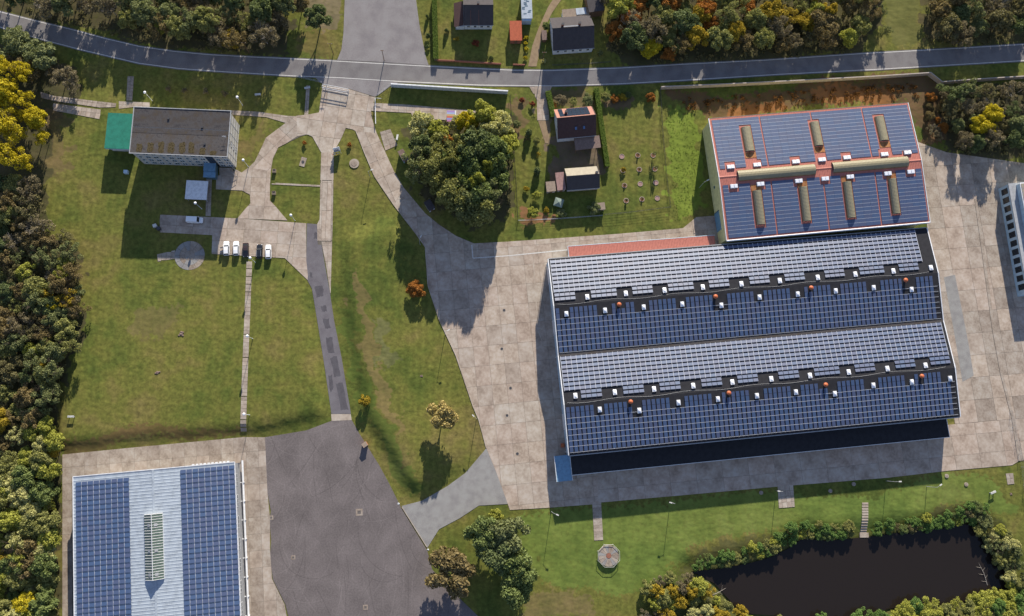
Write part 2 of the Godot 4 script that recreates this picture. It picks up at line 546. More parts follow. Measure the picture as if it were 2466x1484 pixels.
func slabs(parent: Node, region: Array, turn: float, sx: float, sz: float, y: float, ms: Array, gap := 0.07, skip := [], piece := "slab", off := Vector2.ZERO) -> void:   # concrete slabs with open joints over a region
	var poly := flat(region)
	var c := Vector2.ZERO
	for p in poly:
		c += p / poly.size()
	var holes := []
	for k in skip:
		holes.append(flat(k))
	var reach := 0.0
	for p in poly:
		reach = maxf(reach, p.distance_to(c))
	var n := int(reach / sx) + 2
	var m := int(reach / sz) + 2
	for j in range(-m, m + 1):
		for i in range(-n, n + 1):
			var o := Vector2(i * sx + (0.5 * sx if false else 0.0), j * sz) + off
			var cell := PackedVector2Array()
			var w := sx - gap
			var d := sz - gap
			for q in [Vector2(0, 0), Vector2(w, 0), Vector2(w, d), Vector2(0, d)]:
				cell.append(c + (o + q).rotated(turn))
			var mid := c + (o + Vector2(w, d) * 0.5).rotated(turn)
			var hid := false
			for hpoly in holes:
				if Geometry2D.is_point_in_polygon(mid, hpoly) and away(mid, hpoly) > maxf(sx, sz) * 0.75:
					hid = true
			if hid:
				continue
			for part in Geometry2D.intersect_polygons(cell, poly):
				var ar := 0.0
				for t in part.size():
					ar += part[t].cross(part[(t + 1) % part.size()]) * 0.5
				if absf(ar) < 0.25 or Geometry2D.triangulate_polygon(part).is_empty():
					continue
				var s := st()
				prism(s, part, y - 0.12, y + rng.randf_range(-0.006, 0.006))
				obj(piece, s, M[ms[rng.randi() % ms.size()]], parent)

func strip(called: String, line: Array, wide: float, y0: float, y1: float, m: Material, parent: Node = self) -> MeshInstance3D:   # a low band along a line
	var p := flat(line)
	var s := st()
	for i in p.size() - 1:
		var d := (p[i + 1] - p[i]).normalized().orthogonal() * wide * 0.5
		prism(s, PackedVector2Array([p[i] + d, p[i + 1] + d, p[i + 1] - d, p[i] - d]), y0, y1)
	var o := obj(called, s, m, parent)
	if parent == self:
		o.set_meta("kind", "structure")
	return o

# ---------------------------------------------------------------- solar panels
func panels(parent: Node3D, spots: Array, called := "solar_panel") -> void:   # each spot: [transform, wide, deep]; the 300 nearest are parts, the rest one part
	var eye := Vector3(0, HIGH, 0)
	var xf := parent.transform
	for s in spots:
		s.append((xf * (s[0] as Transform3D).origin).distance_squared_to(eye))
	spots.sort_custom(func(a, b): return a[3] < b[3])
	var meshes := {}
	var rest := []
	for i in spots.size():
		var s: Array = spots[i]
		if i < 300:
			var key := "%.2f %.2f" % [s[1], s[2]]
			if not meshes.has(key):
				meshes[key] = commit(box(-s[1] / 2, 0, -s[2] / 2, s[1] / 2, 0.045, s[2] / 2))
			put(called, meshes[key], M["panel_%d" % (rng.randi() % 4)], parent, s[0])
		else:
			rest.append(s)
	if rest.is_empty():
		return
	var mm := MultiMesh.new()
	mm.transform_format = MultiMesh.TRANSFORM_3D
	mm.use_colors = true
	mm.mesh = commit(box(-0.5, 0, -0.5, 0.5, 0.045, 0.5))
	mm.instance_count = rest.size()
	for i in rest.size():
		var s: Array = rest[i]
		mm.set_instance_transform(i, (s[0] as Transform3D) * Transform3D(Basis.from_scale(Vector3(s[1], 1, s[2])), Vector3.ZERO))
		mm.set_instance_color(i, (M["panel_%d" % (rng.randi() % 4)].albedo_color as Color).srgb_to_linear())
	var o := MultiMeshInstance3D.new()
	o.name = "solar_panel_field"
	o.multimesh = mm
	o.material_override = M.panel_many
	o.set_meta("kind", "stuff")
	parent.add_child(o)

func leaning(p: Vector3, tilt: float) -> Transform3D:   # tilt > 0 faces up the picture
	return Transform3D(Basis(Vector3.RIGHT, -tilt), p)

func window(parent: Node3D, at: Transform3D, w: float, h: float, trim := "white_metal", pane := "glass", bars := 0) -> void:   # in the plane x-y, facing +z
	var s := st()
	var f := 0.09
	bx(s, -w / 2, 0, -0.05, w / 2, f, 0.06); bx(s, -w / 2, h - f, -0.05, w / 2, h, 0.06)
	bx(s, -w / 2, f, -0.05, -w / 2 + f, h - f, 0.06); bx(s, w / 2 - f, f, -0.05, w / 2, h - f, 0.06)
	for k in bars:
		var x := -w / 2 + w * (k + 1) / (bars + 1)
		bx(s, x - 0.035, f, -0.05, x + 0.035, h - f, 0.05)
	var o := obj("window", s, M[trim], parent, at)
	obj("pane", box(-w / 2 + f, f, -0.05, w / 2 - f, h - f, 0.03), M[pane], o)

# ---------------------------------------------------------------- halls
func T5(x: float, y: float) -> Vector2: return Vector2(822.7 + 0.3352 * x, 494.3 + 0.3352 * y)
func T6(x: float, y: float) -> Vector2: return Vector2(1643.4 + 0.3352 * x, 494.3 + 0.3352 * y)
func T3(x: float, y: float) -> Vector2: return Vector2(1643.4 + 0.3352 * x, 0.3352 * y)

func dome(parent: Node3D, at: Vector3, w: float, d: float, tilt: float) -> void:
	var t := leaning(at, tilt)
	var k := obj("skylight", box(-w / 2, 0, -d / 2, w / 2, 0.42, d / 2), M.white_metal, parent, t)
	var s := st()
	var n := 5
	var g := func(i: int, j: int) -> Vector3:
		var u := -1.0 + 2.0 * i / n
		var v := -1.0 + 2.0 * j / n
		return Vector3(u * w * 0.46, 0.425 + 0.24 * (1 - u * u) * (1 - v * v), v * d * 0.46)
	for i in n:
		for j in n:
			quad(s, g.call(i, j), g.call(i + 1, j), g.call(i + 1, j + 1), g.call(i, j + 1))
	obj("dome", s, M.dome, k)

func warehouse() -> void:
	var xf := frame(1319.8, 624.4, 2243.4, 548, 7.5)
	var w := 120.9
	var q := 14.87
	var rise := 1.75
	var eave := 7.5
	var t := thing("warehouse", "huge hall with two long black ridged roofs covered in solar panels", "hall", xf)
	var roof_y := func(v: float) -> float:
		var k := fposmod(v, 2 * q)
		return eave + rise * (1.0 - absf(k - q) / q)
	obj("wall", box(0.25, -0.2, 0.25, w - 0.25, eave - 0.25, 4 * q - 0.25), M.blue_wall, t)
	for k in 4:
		var s := st()
		var z0 := k * q
		var z1 := z0 + q
		var y0: float = eave if k % 2 == 0 else eave + rise
		var y1: float = eave + rise if k % 2 == 0 else eave
		along_x(s, PackedVector2Array([Vector2(z0, y0 - 0.22), Vector2(z1, y1 - 0.22), Vector2(z1, y1), Vector2(z0, y0)]), 0.0, w)
		obj("roof_slope", s, M.bitumen, t)
	for x in [0.0, w]:
		var s := st()
		var sg := -1.0 if x == 0.0 else 1.0
		for k in 2:
			var pr := PackedVector2Array([Vector2(k * 2 * q, eave - 0.5), Vector2((k + 1) * 2 * q, eave - 0.5), Vector2((k + 1) * 2 * q, eave), Vector2(k * 2 * q + q, eave + rise), Vector2(k * 2 * q, eave)])
			along_x(s, pr, x - 0.16 if sg < 0 else x + 0.004, x - 0.004 if sg < 0 else x + 0.16)
		obj("gable_board", s, M.blue_wall, t)
		var e := st()
		for k in 4:
			var za := k * q
			var zb := za + q
			var ya: float = roof_y.call(za + 0.001 if k % 2 == 0 else za)
			var yb: float = roof_y.call(zb - 0.001)
			ya = eave if k % 2 == 0 else eave + rise
			yb = eave + rise if k % 2 == 0 else eave
			hexa(e, [Vector3(x - 0.14, ya, za), Vector3(x + 0.14, ya, za), Vector3(x + 0.14, yb, zb), Vector3(x - 0.14, yb, zb), Vector3(x - 0.14, ya + 0.14, za), Vector3(x + 0.14, ya + 0.14, za), Vector3(x + 0.14, yb + 0.14, zb), Vector3(x - 0.14, yb + 0.14, zb)])
		obj("edge_trim", e, M.white_metal, t)
	obj("gutter", box(0.1, eave - 0.3, 4 * q + 0.01, w - 0.1, eave - 0.12, 4 * q + 0.3), M.grey_metal, t)
	obj("gutter", box(0.1, eave - 0.3, -0.28, w - 0.1, eave - 0.12, -0.01), M.grey_metal, t)
	obj("valley_gutter", box(0.2, eave + 0.02, 2 * q - 0.45, w - 0.2, eave + 0.10, 2 * q + 0.45), M.roofing, t)
	# skylights and vents, read off the picture
	var lights := [[], [], [], []]
	for p in [T5(1765, 660), T5(2042, 635), T5(2320, 612), T6(147, 590), T6(424, 566), T6(700, 543), T6(973, 520), T6(1243, 497), T6(1516, 474), T6(1786, 450)]: lights[0].append(p)
	for p in [T5(1615, 780), T5(1893, 755), T5(2171, 732), T5(2448, 710), T6(282, 718), T6(555, 660), T6(830, 638), T6(1103, 615), T6(1376, 592), T6(1651, 604)]: lights[1].append(p)
	for p in [T5(1680, 1370), T5(1963, 1345), T5(2245, 1322), T6(78, 1298), T6(359, 1272), T6(639, 1249), T6(917, 1225), T6(1195, 1200), T6(1473, 1175), T6(1747, 1152)]: lights[2].append(p)
	for p in [T5(1855, 1468), T5(2140, 1475), T5(2421, 1418), T6(256, 1393), T6(537, 1369), T6(817, 1343), T6(1099, 1354), T6(1374, 1294), T6(1651, 1270), T6(1926, 1245)]: lights[3].append(p)
	var at := [[], [], [], []]
	for k in 4:
		for p in lights[k]:
			var l := L(xf, p.x, p.y, eave + rise)
			at[k].append(l)
			dome(t, Vector3(l.x, roof_y.call(l.z) - 0.02, l.z), 1.15, 1.6, atan2(rise, q) * (1 if k % 2 == 0 else -1))
	var vents := []
	for p in [T5(1995, 712), T5(2078, 1412), T6(240, 655), T6(928, 592), T6(1608, 537), T6(336, 1349), T6(1033, 1290), T6(1725, 1228)]:
		var l := L(xf, p.x, p.y, eave + rise + 0.8)
		vents.append(l)
		var y: float = roof_y.call(l.z) - 0.03
		var o := Node3D.new()
		o.name = "roof_fan"
		o.position = Vector3(l.x, y, l.z)
		t.add_child(o, true)
		var s := st()
		tube(s, Vector3.ZERO, Vector3(0, 0.75, 0), 0.42, 0.42, 12)
		obj("fan_neck", s, M.grey_metal, o)
		s = st()
		tube(s, Vector3(0, 0.7, 0), Vector3(0, 0.95, 0), 0.68, 0.66, 14)
		tube(s, Vector3(0, 0.95, 0), Vector3(0, 1.2, 0), 0.66, 0.2, 14)
		obj("fan_hood", s, M.orange_paint, o)
	# panels: lying rows that lean to the sun on the sunny slopes, standing columns on the others
	var spots := []
	for k in 4:
		var sunny := k % 2 == 0
		var z0 := k * q
		var tilt := atan2(rise, q)
		if sunny:
			var cols := 73 if k == 0 else 75
			for c in cols:
				var x := 1.35 + c * 1.59
				if c < cols:
					for r in 10:
						var z := z0 + 1.0 + r * 1.32
						var free := true
						if r >= 8:
							for l in at[k]:
								if x > l.x - 3.3 and x < l.x + 2.0: free = false
						if k == 0 and r == 0 and x > 102.0 and false: free = false
						if free:
							spots.append([leaning(Vector3(x, roof_y.call(z) + 0.20, z), tilt + 0.19), 1.46, 0.96])
		else:
			for c in 83:
				var x := 1.0 + c * 1.43
				for r in 8:
					var z := z0 + 1.6 + r * 1.66
					if z > z0 + q - 0.9: continue
					var free := true
					for l in at[k]:
						if r < 2 + (1 if l.z > z0 + 3.4 else 0) and x > l.x - 2.1 and x < l.x + 1.5: free = false
						if absf(x - l.x) < 1.3 and absf(z - l.z) < 1.75: free = false
					for l in vents:
						if absf(x - l.x) < 1.35 and absf(z - l.z) < 1.7: free = false
					if free:
						spots.append([leaning(Vector3(x, roof_y.call(z) + 0.12, z), -tilt), 1.03, 1.58])
	panels(t, spots)
	# rails
	for k in 4:
		var tilt := atan2(rise, q) * (1 if k % 2 == 0 else -1)
		if k % 2 == 0:
			var long := commit(box(-0.055, 0, -5.28, 0.055, 0.09, 5.28))
			for c in (74 if k == 0 else 76):
				var z := k * q + 0.35 + 5.28
				put("mounting_rail", long, M.rail, t, leaning(Vector3(0.555 + c * 1.59, roof_y.call(z) + 0.16, z), tilt))
		else:
			var long := commit(box(0.4, 0, -0.04, w - 0.7, 0.05, 0.04))
			for r in range(2, 9):
				var z := k * q + 0.77 + r * 1.66
				if r == 8: z = k * q + q - 0.72
				put("mounting_rail", long, M.rail, t, leaning(Vector3(0, roof_y.call(z) + 0.13, z), tilt))
	# cables along the ridges
	for k in [0, 2]:
		var s := st()
		var prev := Vector3(1.0, eave + rise + 0.06, (k + 1) * q - 0.5)
		for i in range(1, 40):
			var nx := Vector3(1.0 + i * 3.0, 0, (k + 1) * q - 0.35 + 0.3 * sin(i * 0.9))
			nx.y = roof_y.call(nx.z) + 0.05
			tube(s, prev, nx, 0.035, 0.035, 4)
			prev = nx
		obj("cable", s, M.grey_metal, t)
	# west wall: doors, glazing bands and faded lettering
	var face := Basis(Vector3.UP, -PI / 2)
	for d in [[4.0, 5.2, 4.2], [20.5, 4.6, 3.8], [49.5, 4.8, 4.2]]:
		var s := box(-d[1] / 2, 0, 0, d[1] / 2, d[2], 0.08)
		var o := obj("gate_door", s, M.white_metal, t, Transform3D(face, Vector3(0.2, 0.0, d[0])))
		obj("door_handle", box(d[1] / 2 - 0.5, 1.0, 0.08, d[1] / 2 - 0.3, 1.2, 0.14), M.dark_metal, o)
	for z in [10.5, 14.6, 35.5, 39.6, 43.0, 55.0]:
		window(t, Transform3D(face, Vector3(0.245, 3.6, z)), 3.2, 2.0, "white_metal", "glass", 2)
	var sign := obj("sign_board", box(-5.4, 5.35, 0, 5.4, 6.6, 0.1), M.window_blue, t, Transform3D(face, Vector3(0.24, 0, 27.0)))
	for i in 9:   # the letters are too faint to read; strokes of their size
		var s := st()
		var x := -4.8 + i * 1.15
		bx(s, x, 5.6, 0.1, x + 0.16, 6.35, 0.14)
		if i % 3 != 1: bx(s, x + 0.16, 6.2, 0.1, x + 0.7, 6.35, 0.14)
		if i % 2 == 0: bx(s, x + 0.16, 5.6, 0.1, x + 0.7, 5.75, 0.14)
		else: bx(s, x + 0.55, 5.6, 0.1, x + 0.7, 6.2, 0.14)
		obj("letter", s, M.teal_dark, sign)
	# low flat annex along the north-facing side and the blue entrance roof at its end
	var az := 4 * q
	obj("annex_wall", box(1.0, -0.2, az - 0.2, w - 2.6, 3.7, az + 5.7), M.pale_wall, t)
	obj("annex_roof", box(0.9, 3.7, az - 0.24, w - 2.5, 3.95, az + 5.9), M.bitumen, t)
	obj("annex_edge", box(0.9, 3.72, az + 5.905, w - 2.5, 4.08, az + 6.05), M.white_metal, t)
	obj("annex_edge", box(w - 2.495, 3.72, az - 0.1, w - 2.36, 4.08, az + 6.05), M.white_metal, t)
	var a := L(xf, 1335, 1098, 3.4)
	var b := L(xf, 1381, 1157, 3.4)
	obj("porch_roof", box(a.x, 3.3, a.z + 0.1, 0.85, 3.5, b.z), M.blue_roof, t)
	obj("porch_edge", box(a.x - 0.14, 3.28, a.z + 0.1, a.x - 0.005, 3.7, b.z), M.white_metal, t)
	obj("porch_edge", box(0.76, 3.505, az + 0.3, 0.88, 3.9, b.z), M.white_metal, t)
	obj("porch_wall", box(a.x + 0.3, -0.2, a.z + 0.5, 0.2, 3.3, b.z - 0.4), M.blue_wall, t)
	# stairs and pipes at the east end
	for z in [15.5, 44.6]:
		var s := st()
		for y in [3.4, 4.4]:
			tube(s, Vector3(w + 0.1, y, z - 1.4), Vector3(w + 3.2, y, z - 1.4), 0.05, 0.05, 5)
			tube(s, Vector3(w + 0.1, y, z + 1.4), Vector3(w + 3.2, y, z + 1.4), 0.05, 0.05, 5)
			tube(s, Vector3(w + 3.2, y, z - 1.4), Vector3(w + 3.2, y, z + 1.4), 0.05, 0.05, 5)
		for zz in [z - 1.4, z + 1.4]:
			tube(s, Vector3(w + 3.2, -0.1, zz), Vector3(w + 3.2, 4.4, zz), 0.06, 0.06, 5)
		obj("landing_rail", s, M.grey_metal, t)
	for z in [0.8, 29.7, 58.5]:
		var s := st()
		tube(s, Vector3(-0.12, 0.0, z), Vector3(-0.12, eave, z), 0.09, 0.09, 6)
		obj("downpipe", s, M.white_metal, t)

func corrugated(s: SurfaceTool, o: Vector3, along: Vector3, down: Vector3, long: float, deep: float, pitch: float, high: float) -> void:   # ribbed sheet: ribs run along «down»
	var n := along.cross(down).normalized()
	if n.y < 0: n = -n
	var c := int(long / pitch)
	for i in c:
		var a := o + along * (long * i / c)
		var xs := [0.0, 0.12, 0.3, 0.42, 1.0]
		var hs := [0.0, 1.0, 1.0, 0.0, 0.0]
		for k in 4:
			var p: Vector3 = a + along * (xs[k] * long / c) + n * hs[k] * high
			var q: Vector3 = a + along * (xs[k + 1] * long / c) + n * hs[k + 1] * high
			quad(s, p, q, q + down * deep, p + down * deep)

func vault(parent: Node3D, a: Vector3, axis: Vector3, side: Vector3, long: float, wide: float, high: float, up: Vector3) -> void:   # barrel skylight with ribs
	var s := st()
	var ribs := int(long / 0.42)
	var seg := 8
	for i in ribs:
		var r0 := 1.0
		var d0 := long * i / ribs
		var ds := [0.0, 0.62, 0.75, 1.0]
		var rs := [1.0, 1.0, 0.955, 0.955]
		for m in 3:
			var da: float = d0 + ds[m] * long / ribs
			var db: float = d0 + ds[m + 1] * long / ribs
			for j in seg:
				var t0 := PI * j / seg
				var t1 := PI * (j + 1) / seg
				var g := func(d: float, th: float, r: float) -> Vector3: return a + axis * d + side * (-cos(th) * wide / 2 * r) + up * (sin(th) * high * r)
				quad(s, g.call(da, t0, rs[m]), g.call(da, t1, rs[m]), g.call(db, t1, rs[m + 1]), g.call(db, t0, rs[m + 1]))
	var o := obj("vault_skylight", s, M.vault, parent)
	for d in [0.0, long]:
		var e := st()
		var f := []
		for j in seg + 1:
			var th := PI * j / seg
			f.append(a + axis * d + side * (-cos(th) * wide / 2) + up * (sin(th) * high))
		for j in range(1, seg):
			tri(e, f[0], f[j], f[j + 1])
		obj("vault_end", e, M.dark_metal, o)
	var base := st()
	for sg in [-1.0, 1.0]:
		var c0: Vector3 = a + side * sg * wide / 2
		tube(base, c0, c0 + axis * long, 0.13, 0.13, 5)
	obj("vault_kerb", base, M.brown_sheet, o)

func yellow_hall() -> void:
	var eave := 8.7
	var xf := frame(1707, 286.6, 2189.8, 248, eave)
	var w := 65.7
	var d := 39.6
	var q := d / 2
	var rise := 1.55
	var tilt := atan2(rise, q)
	var t := thing("yellow_hall", "yellow walled hall with red sheet roof, blue panels and ribbed barrel skylights", "hall", xf)
	var roof_y := func(v: float) -> float: return eave + rise * (1.0 - absf(v - q) / q)
	obj("wall", box(0.35, -0.2, 0.4, w - 0.35, eave - 0.35, d - 0.5), M.yellow_wall, t)
	for x in [0.35, w - 0.45]:
		var s := st()
		along_x(s, PackedVector2Array([Vector2(0.4, eave - 0.35), Vector2(d - 0.5, eave - 0.35), Vector2(q, eave + rise - 0.32)]), x, x + 0.1)
		obj("gable_wall", s, M.yellow_wall, t)
	var sl := sqrt(q * q + rise * rise)
	var s1 := st()
	corrugated(s1, Vector3(0, eave, 0), Vector3.RIGHT, Vector3(0, rise, q) / sl, w, sl, 0.55, 0.045)
	bx(s1, 0.02, eave - 0.18, 0.02, w - 0.02, eave - 0.02, 0.3)
	obj("roof_slope", s1, M.red_sheet, t)
	s1 = st()
	corrugated(s1, Vector3(0, eave + rise, q), Vector3.RIGHT, Vector3(0, -rise, q) / sl, w, sl, 0.55, 0.045)
	obj("roof_slope", s1, M.red_sheet, t)
	var s2 := st()
	along_x(s2, PackedVector2Array([Vector2(q - 0.35, eave + rise + 0.03), Vector2(q, eave + rise + 0.14), Vector2(q + 0.35, eave + rise + 0.03)]), 0.1, w - 0.1)
	obj("ridge_cap", s2, M.red_sheet, t)
	for x in [-0.14, w - 0.06]:
		s2 = st()
		along_x(s2, PackedVector2Array([Vector2(-0.1, eave - 0.3), Vector2(q, eave + rise - 0.3), Vector2(d + 0.1, eave - 0.3), Vector2(d + 0.1, eave + 0.14), Vector2(q, eave + rise + 0.16), Vector2(-0.1, eave + 0.14)]), x, x + 0.2)
		obj("edge_trim", s2, M.white_metal, t)
	s2 = st()
	tube(s2, Vector3(0, eave - 0.02, d + 0.2), Vector3(w, eave - 0.02, d + 0.2), 0.26, 0.26, 8)
	obj("gutter", s2, M.white_metal, t)
	s2 = st()
	tube(s2, Vector3(0, eave - 0.08, -0.12), Vector3(w, eave - 0.08, -0.12), 0.11, 0.11, 6)
	obj("gutter", s2, M.dark_metal, t)
	# barrel skylights: [x0, x1, z0, z1]
	var up1 := Vector3(0, cos(tilt), -sin(tilt))
	var up2 := Vector3(0, cos(tilt), sin(tilt))
	var holes := []
	for b in [[9.75, 12.7, 3.9, 12.2], [32.2, 35.0, 4.1, 12.3], [53.6, 56.5, 4.0, 12.4], [10.0, 12.7, 25.0, 35.8], [24.85, 27.45, 25.1, 36.0], [39.2, 41.8, 24.7, 36.2], [53.9, 56.4, 25.0, 36.2]]:
		var top: bool = b[2] < 15.0
		var z: float = b[2]
		var ax := Vector3(0, rise, q).normalized() if top else Vector3(0, -rise, q).normalized()
		vault(t, Vector3((b[0] + b[1]) / 2, roof_y.call(z) + 0.12, z), ax, Vector3.RIGHT, b[3] - b[2], b[1] - b[0], 0.95, up1 if top else up2)
		holes.append([b[0] - 0.6, b[1] + 0.3, b[2] - 0.35 if top else b[2] - 2.0, b[3] + (4.2 if top else 0.1)])
		obj("walkway_sheet", box(b[0] - 0.3, 0, 0, b[1] + 0.3, 0.06, 1.9), M.brown_sheet, t, leaning(Vector3(0, roof_y.call(b[3] + 0.2 if top else b[2] - 1.9) + 0.05, b[3] + 0.2 if top else b[2] - 1.9), tilt if top else -tilt))
	for b in [[5.9, 30.8], [36.5, 61.1]]:
		vault(t, Vector3(b[0], eave + rise - 0.12, q), Vector3.RIGHT, Vector3.BACK, b[1] - b[0], 3.4, 1.15, Vector3.UP)
	var vents := [T3(347, 1200), T3(537, 1185), T3(815, 1163), T3(1003, 1148), T3(1182, 1133), T3(1452, 1110), T3(1618, 1097), T3(370, 1338), T3(561, 1322), T3(836, 1300), T3(1026, 1284), T3(1206, 1270), T3(1476, 1247), T3(1642, 1234)]
	for p in vents:
		var l := L(xf, p.x, p.y, eave + rise)
		var top: bool = l.z < q
		var o := obj("smoke_vent", box(-1.2, 0, -0.65, 1.2, 0.35, 0.65), M.grey_metal, t, leaning(Vector3(l.x, roof_y.call(l.z), l.z), tilt if top else -tilt))
		for sg in [-1, 1]:
			var e := st()
			bx(e, -0.56 + sg * 0.6, 0.35, -0.62, 0.56 + sg * 0.6, 0.47, 0.62)
			bx(e, -0.45 + sg * 0.6, 0.47, -0.5, 0.45 + sg * 0.6, 0.56, 0.5)
			obj("vent_lid", e, M.dome, o)
		holes.append([l.x - 1.7, l.x + 1.6, l.z - 1.0, l.z + 1.0])
	# panels
	var spots := []
	for k in 2:
		var seams := [16.25, 33.0, 49.95]
		for r in 14:
			var z := 1.15 + r * 1.19 if k == 0 else 23.0 + r * 1.19
			if k == 0 and r == 12: z += 0.0
			var cuts := [[-1.0, 0.75], [w - 0.5, w + 1.0]]
			for sm in seams:
				cuts.append([sm - 0.22, sm + 0.22])
			for hl in holes:
				if z + 0.5 > hl[2] and z - 0.5 < hl[3]:
					cuts.append([hl[0], hl[1]])
			cuts.sort_custom(func(p, q2): return p[0] < q2[0])
			var x := 0.0
			for ct in cuts:
				var room: float = ct[0] - x
				if room > 0.9:
					var n := maxi(1, roundi(room / 2.4))
					for i in n:
						spots.append([leaning(Vector3(x + room * (i + 0.5) / n, roof_y.call(z) + 0.10, z), tilt if k == 0 else -tilt), room / n - 0.03, 1.12])
					if r < 13:
						put("mounting_rail", commit(box(x, 0, -0.03, x + room, 0.03, 0.03)), M.rail, t, leaning(Vector3(0, roof_y.call(z + 0.595) + 0.135, z + 0.595), tilt if k == 0 else -tilt))
				x = maxf(x, ct[1])
	panels(t, spots)
	# blue door and window in the west wall
	var face := Basis(Vector3.UP, -PI / 2)
	var o := obj("gate_door", box(-3.0, 0, 0, 3.0, 4.6, 0.1), M.blue_roof, t, Transform3D(face, Vector3(0.34, 0, 32.0)))
	obj("door_frame", box(-3.25, 0, 0, -3.02, 4.8, 0.16), M.teal_dark, o)
	window(t, Transform3D(face, Vector3(0.34, 3.0, 21.0)), 0.9, 1.1, "blue_roof")
	# red canopy roof between the halls
	var cf := frame(1368, 594, 1735, 566, 4.2)
	var c := thing("loading_canopy", "long narrow red sheet canopy along the black solar hall", "canopy", cf)
	var s := st()
	corrugated(s, Vector3(0, 4.2, 0), Vector3.RIGHT, Vector3(0, 0.03, 1).normalized(), 46.6, 3.4, 0.5, 0.06)
	obj("roof_sheet", s, M.red_sheet, c)
	s = st()
	tube(s, Vector3(0, 4.15, -0.08), Vector3(46.8, 4.15, -0.08), 0.1, 0.1, 6)
	tube(s, Vector3(-0.06, 4.15, -0.08), Vector3(-0.06, 4.25, 3.4), 0.1, 0.1, 6)
	obj("gutter", s, M.blue_wall, c)
	for i in 9:
		s = st()
		tube(s, Vector3(0.4 + i * 5.7, -0.1, 0.3), Vector3(0.4 + i * 5.7, 4.18, 0.3), 0.09, 0.09, 6)
		obj("post", s, M.grey_metal, c)

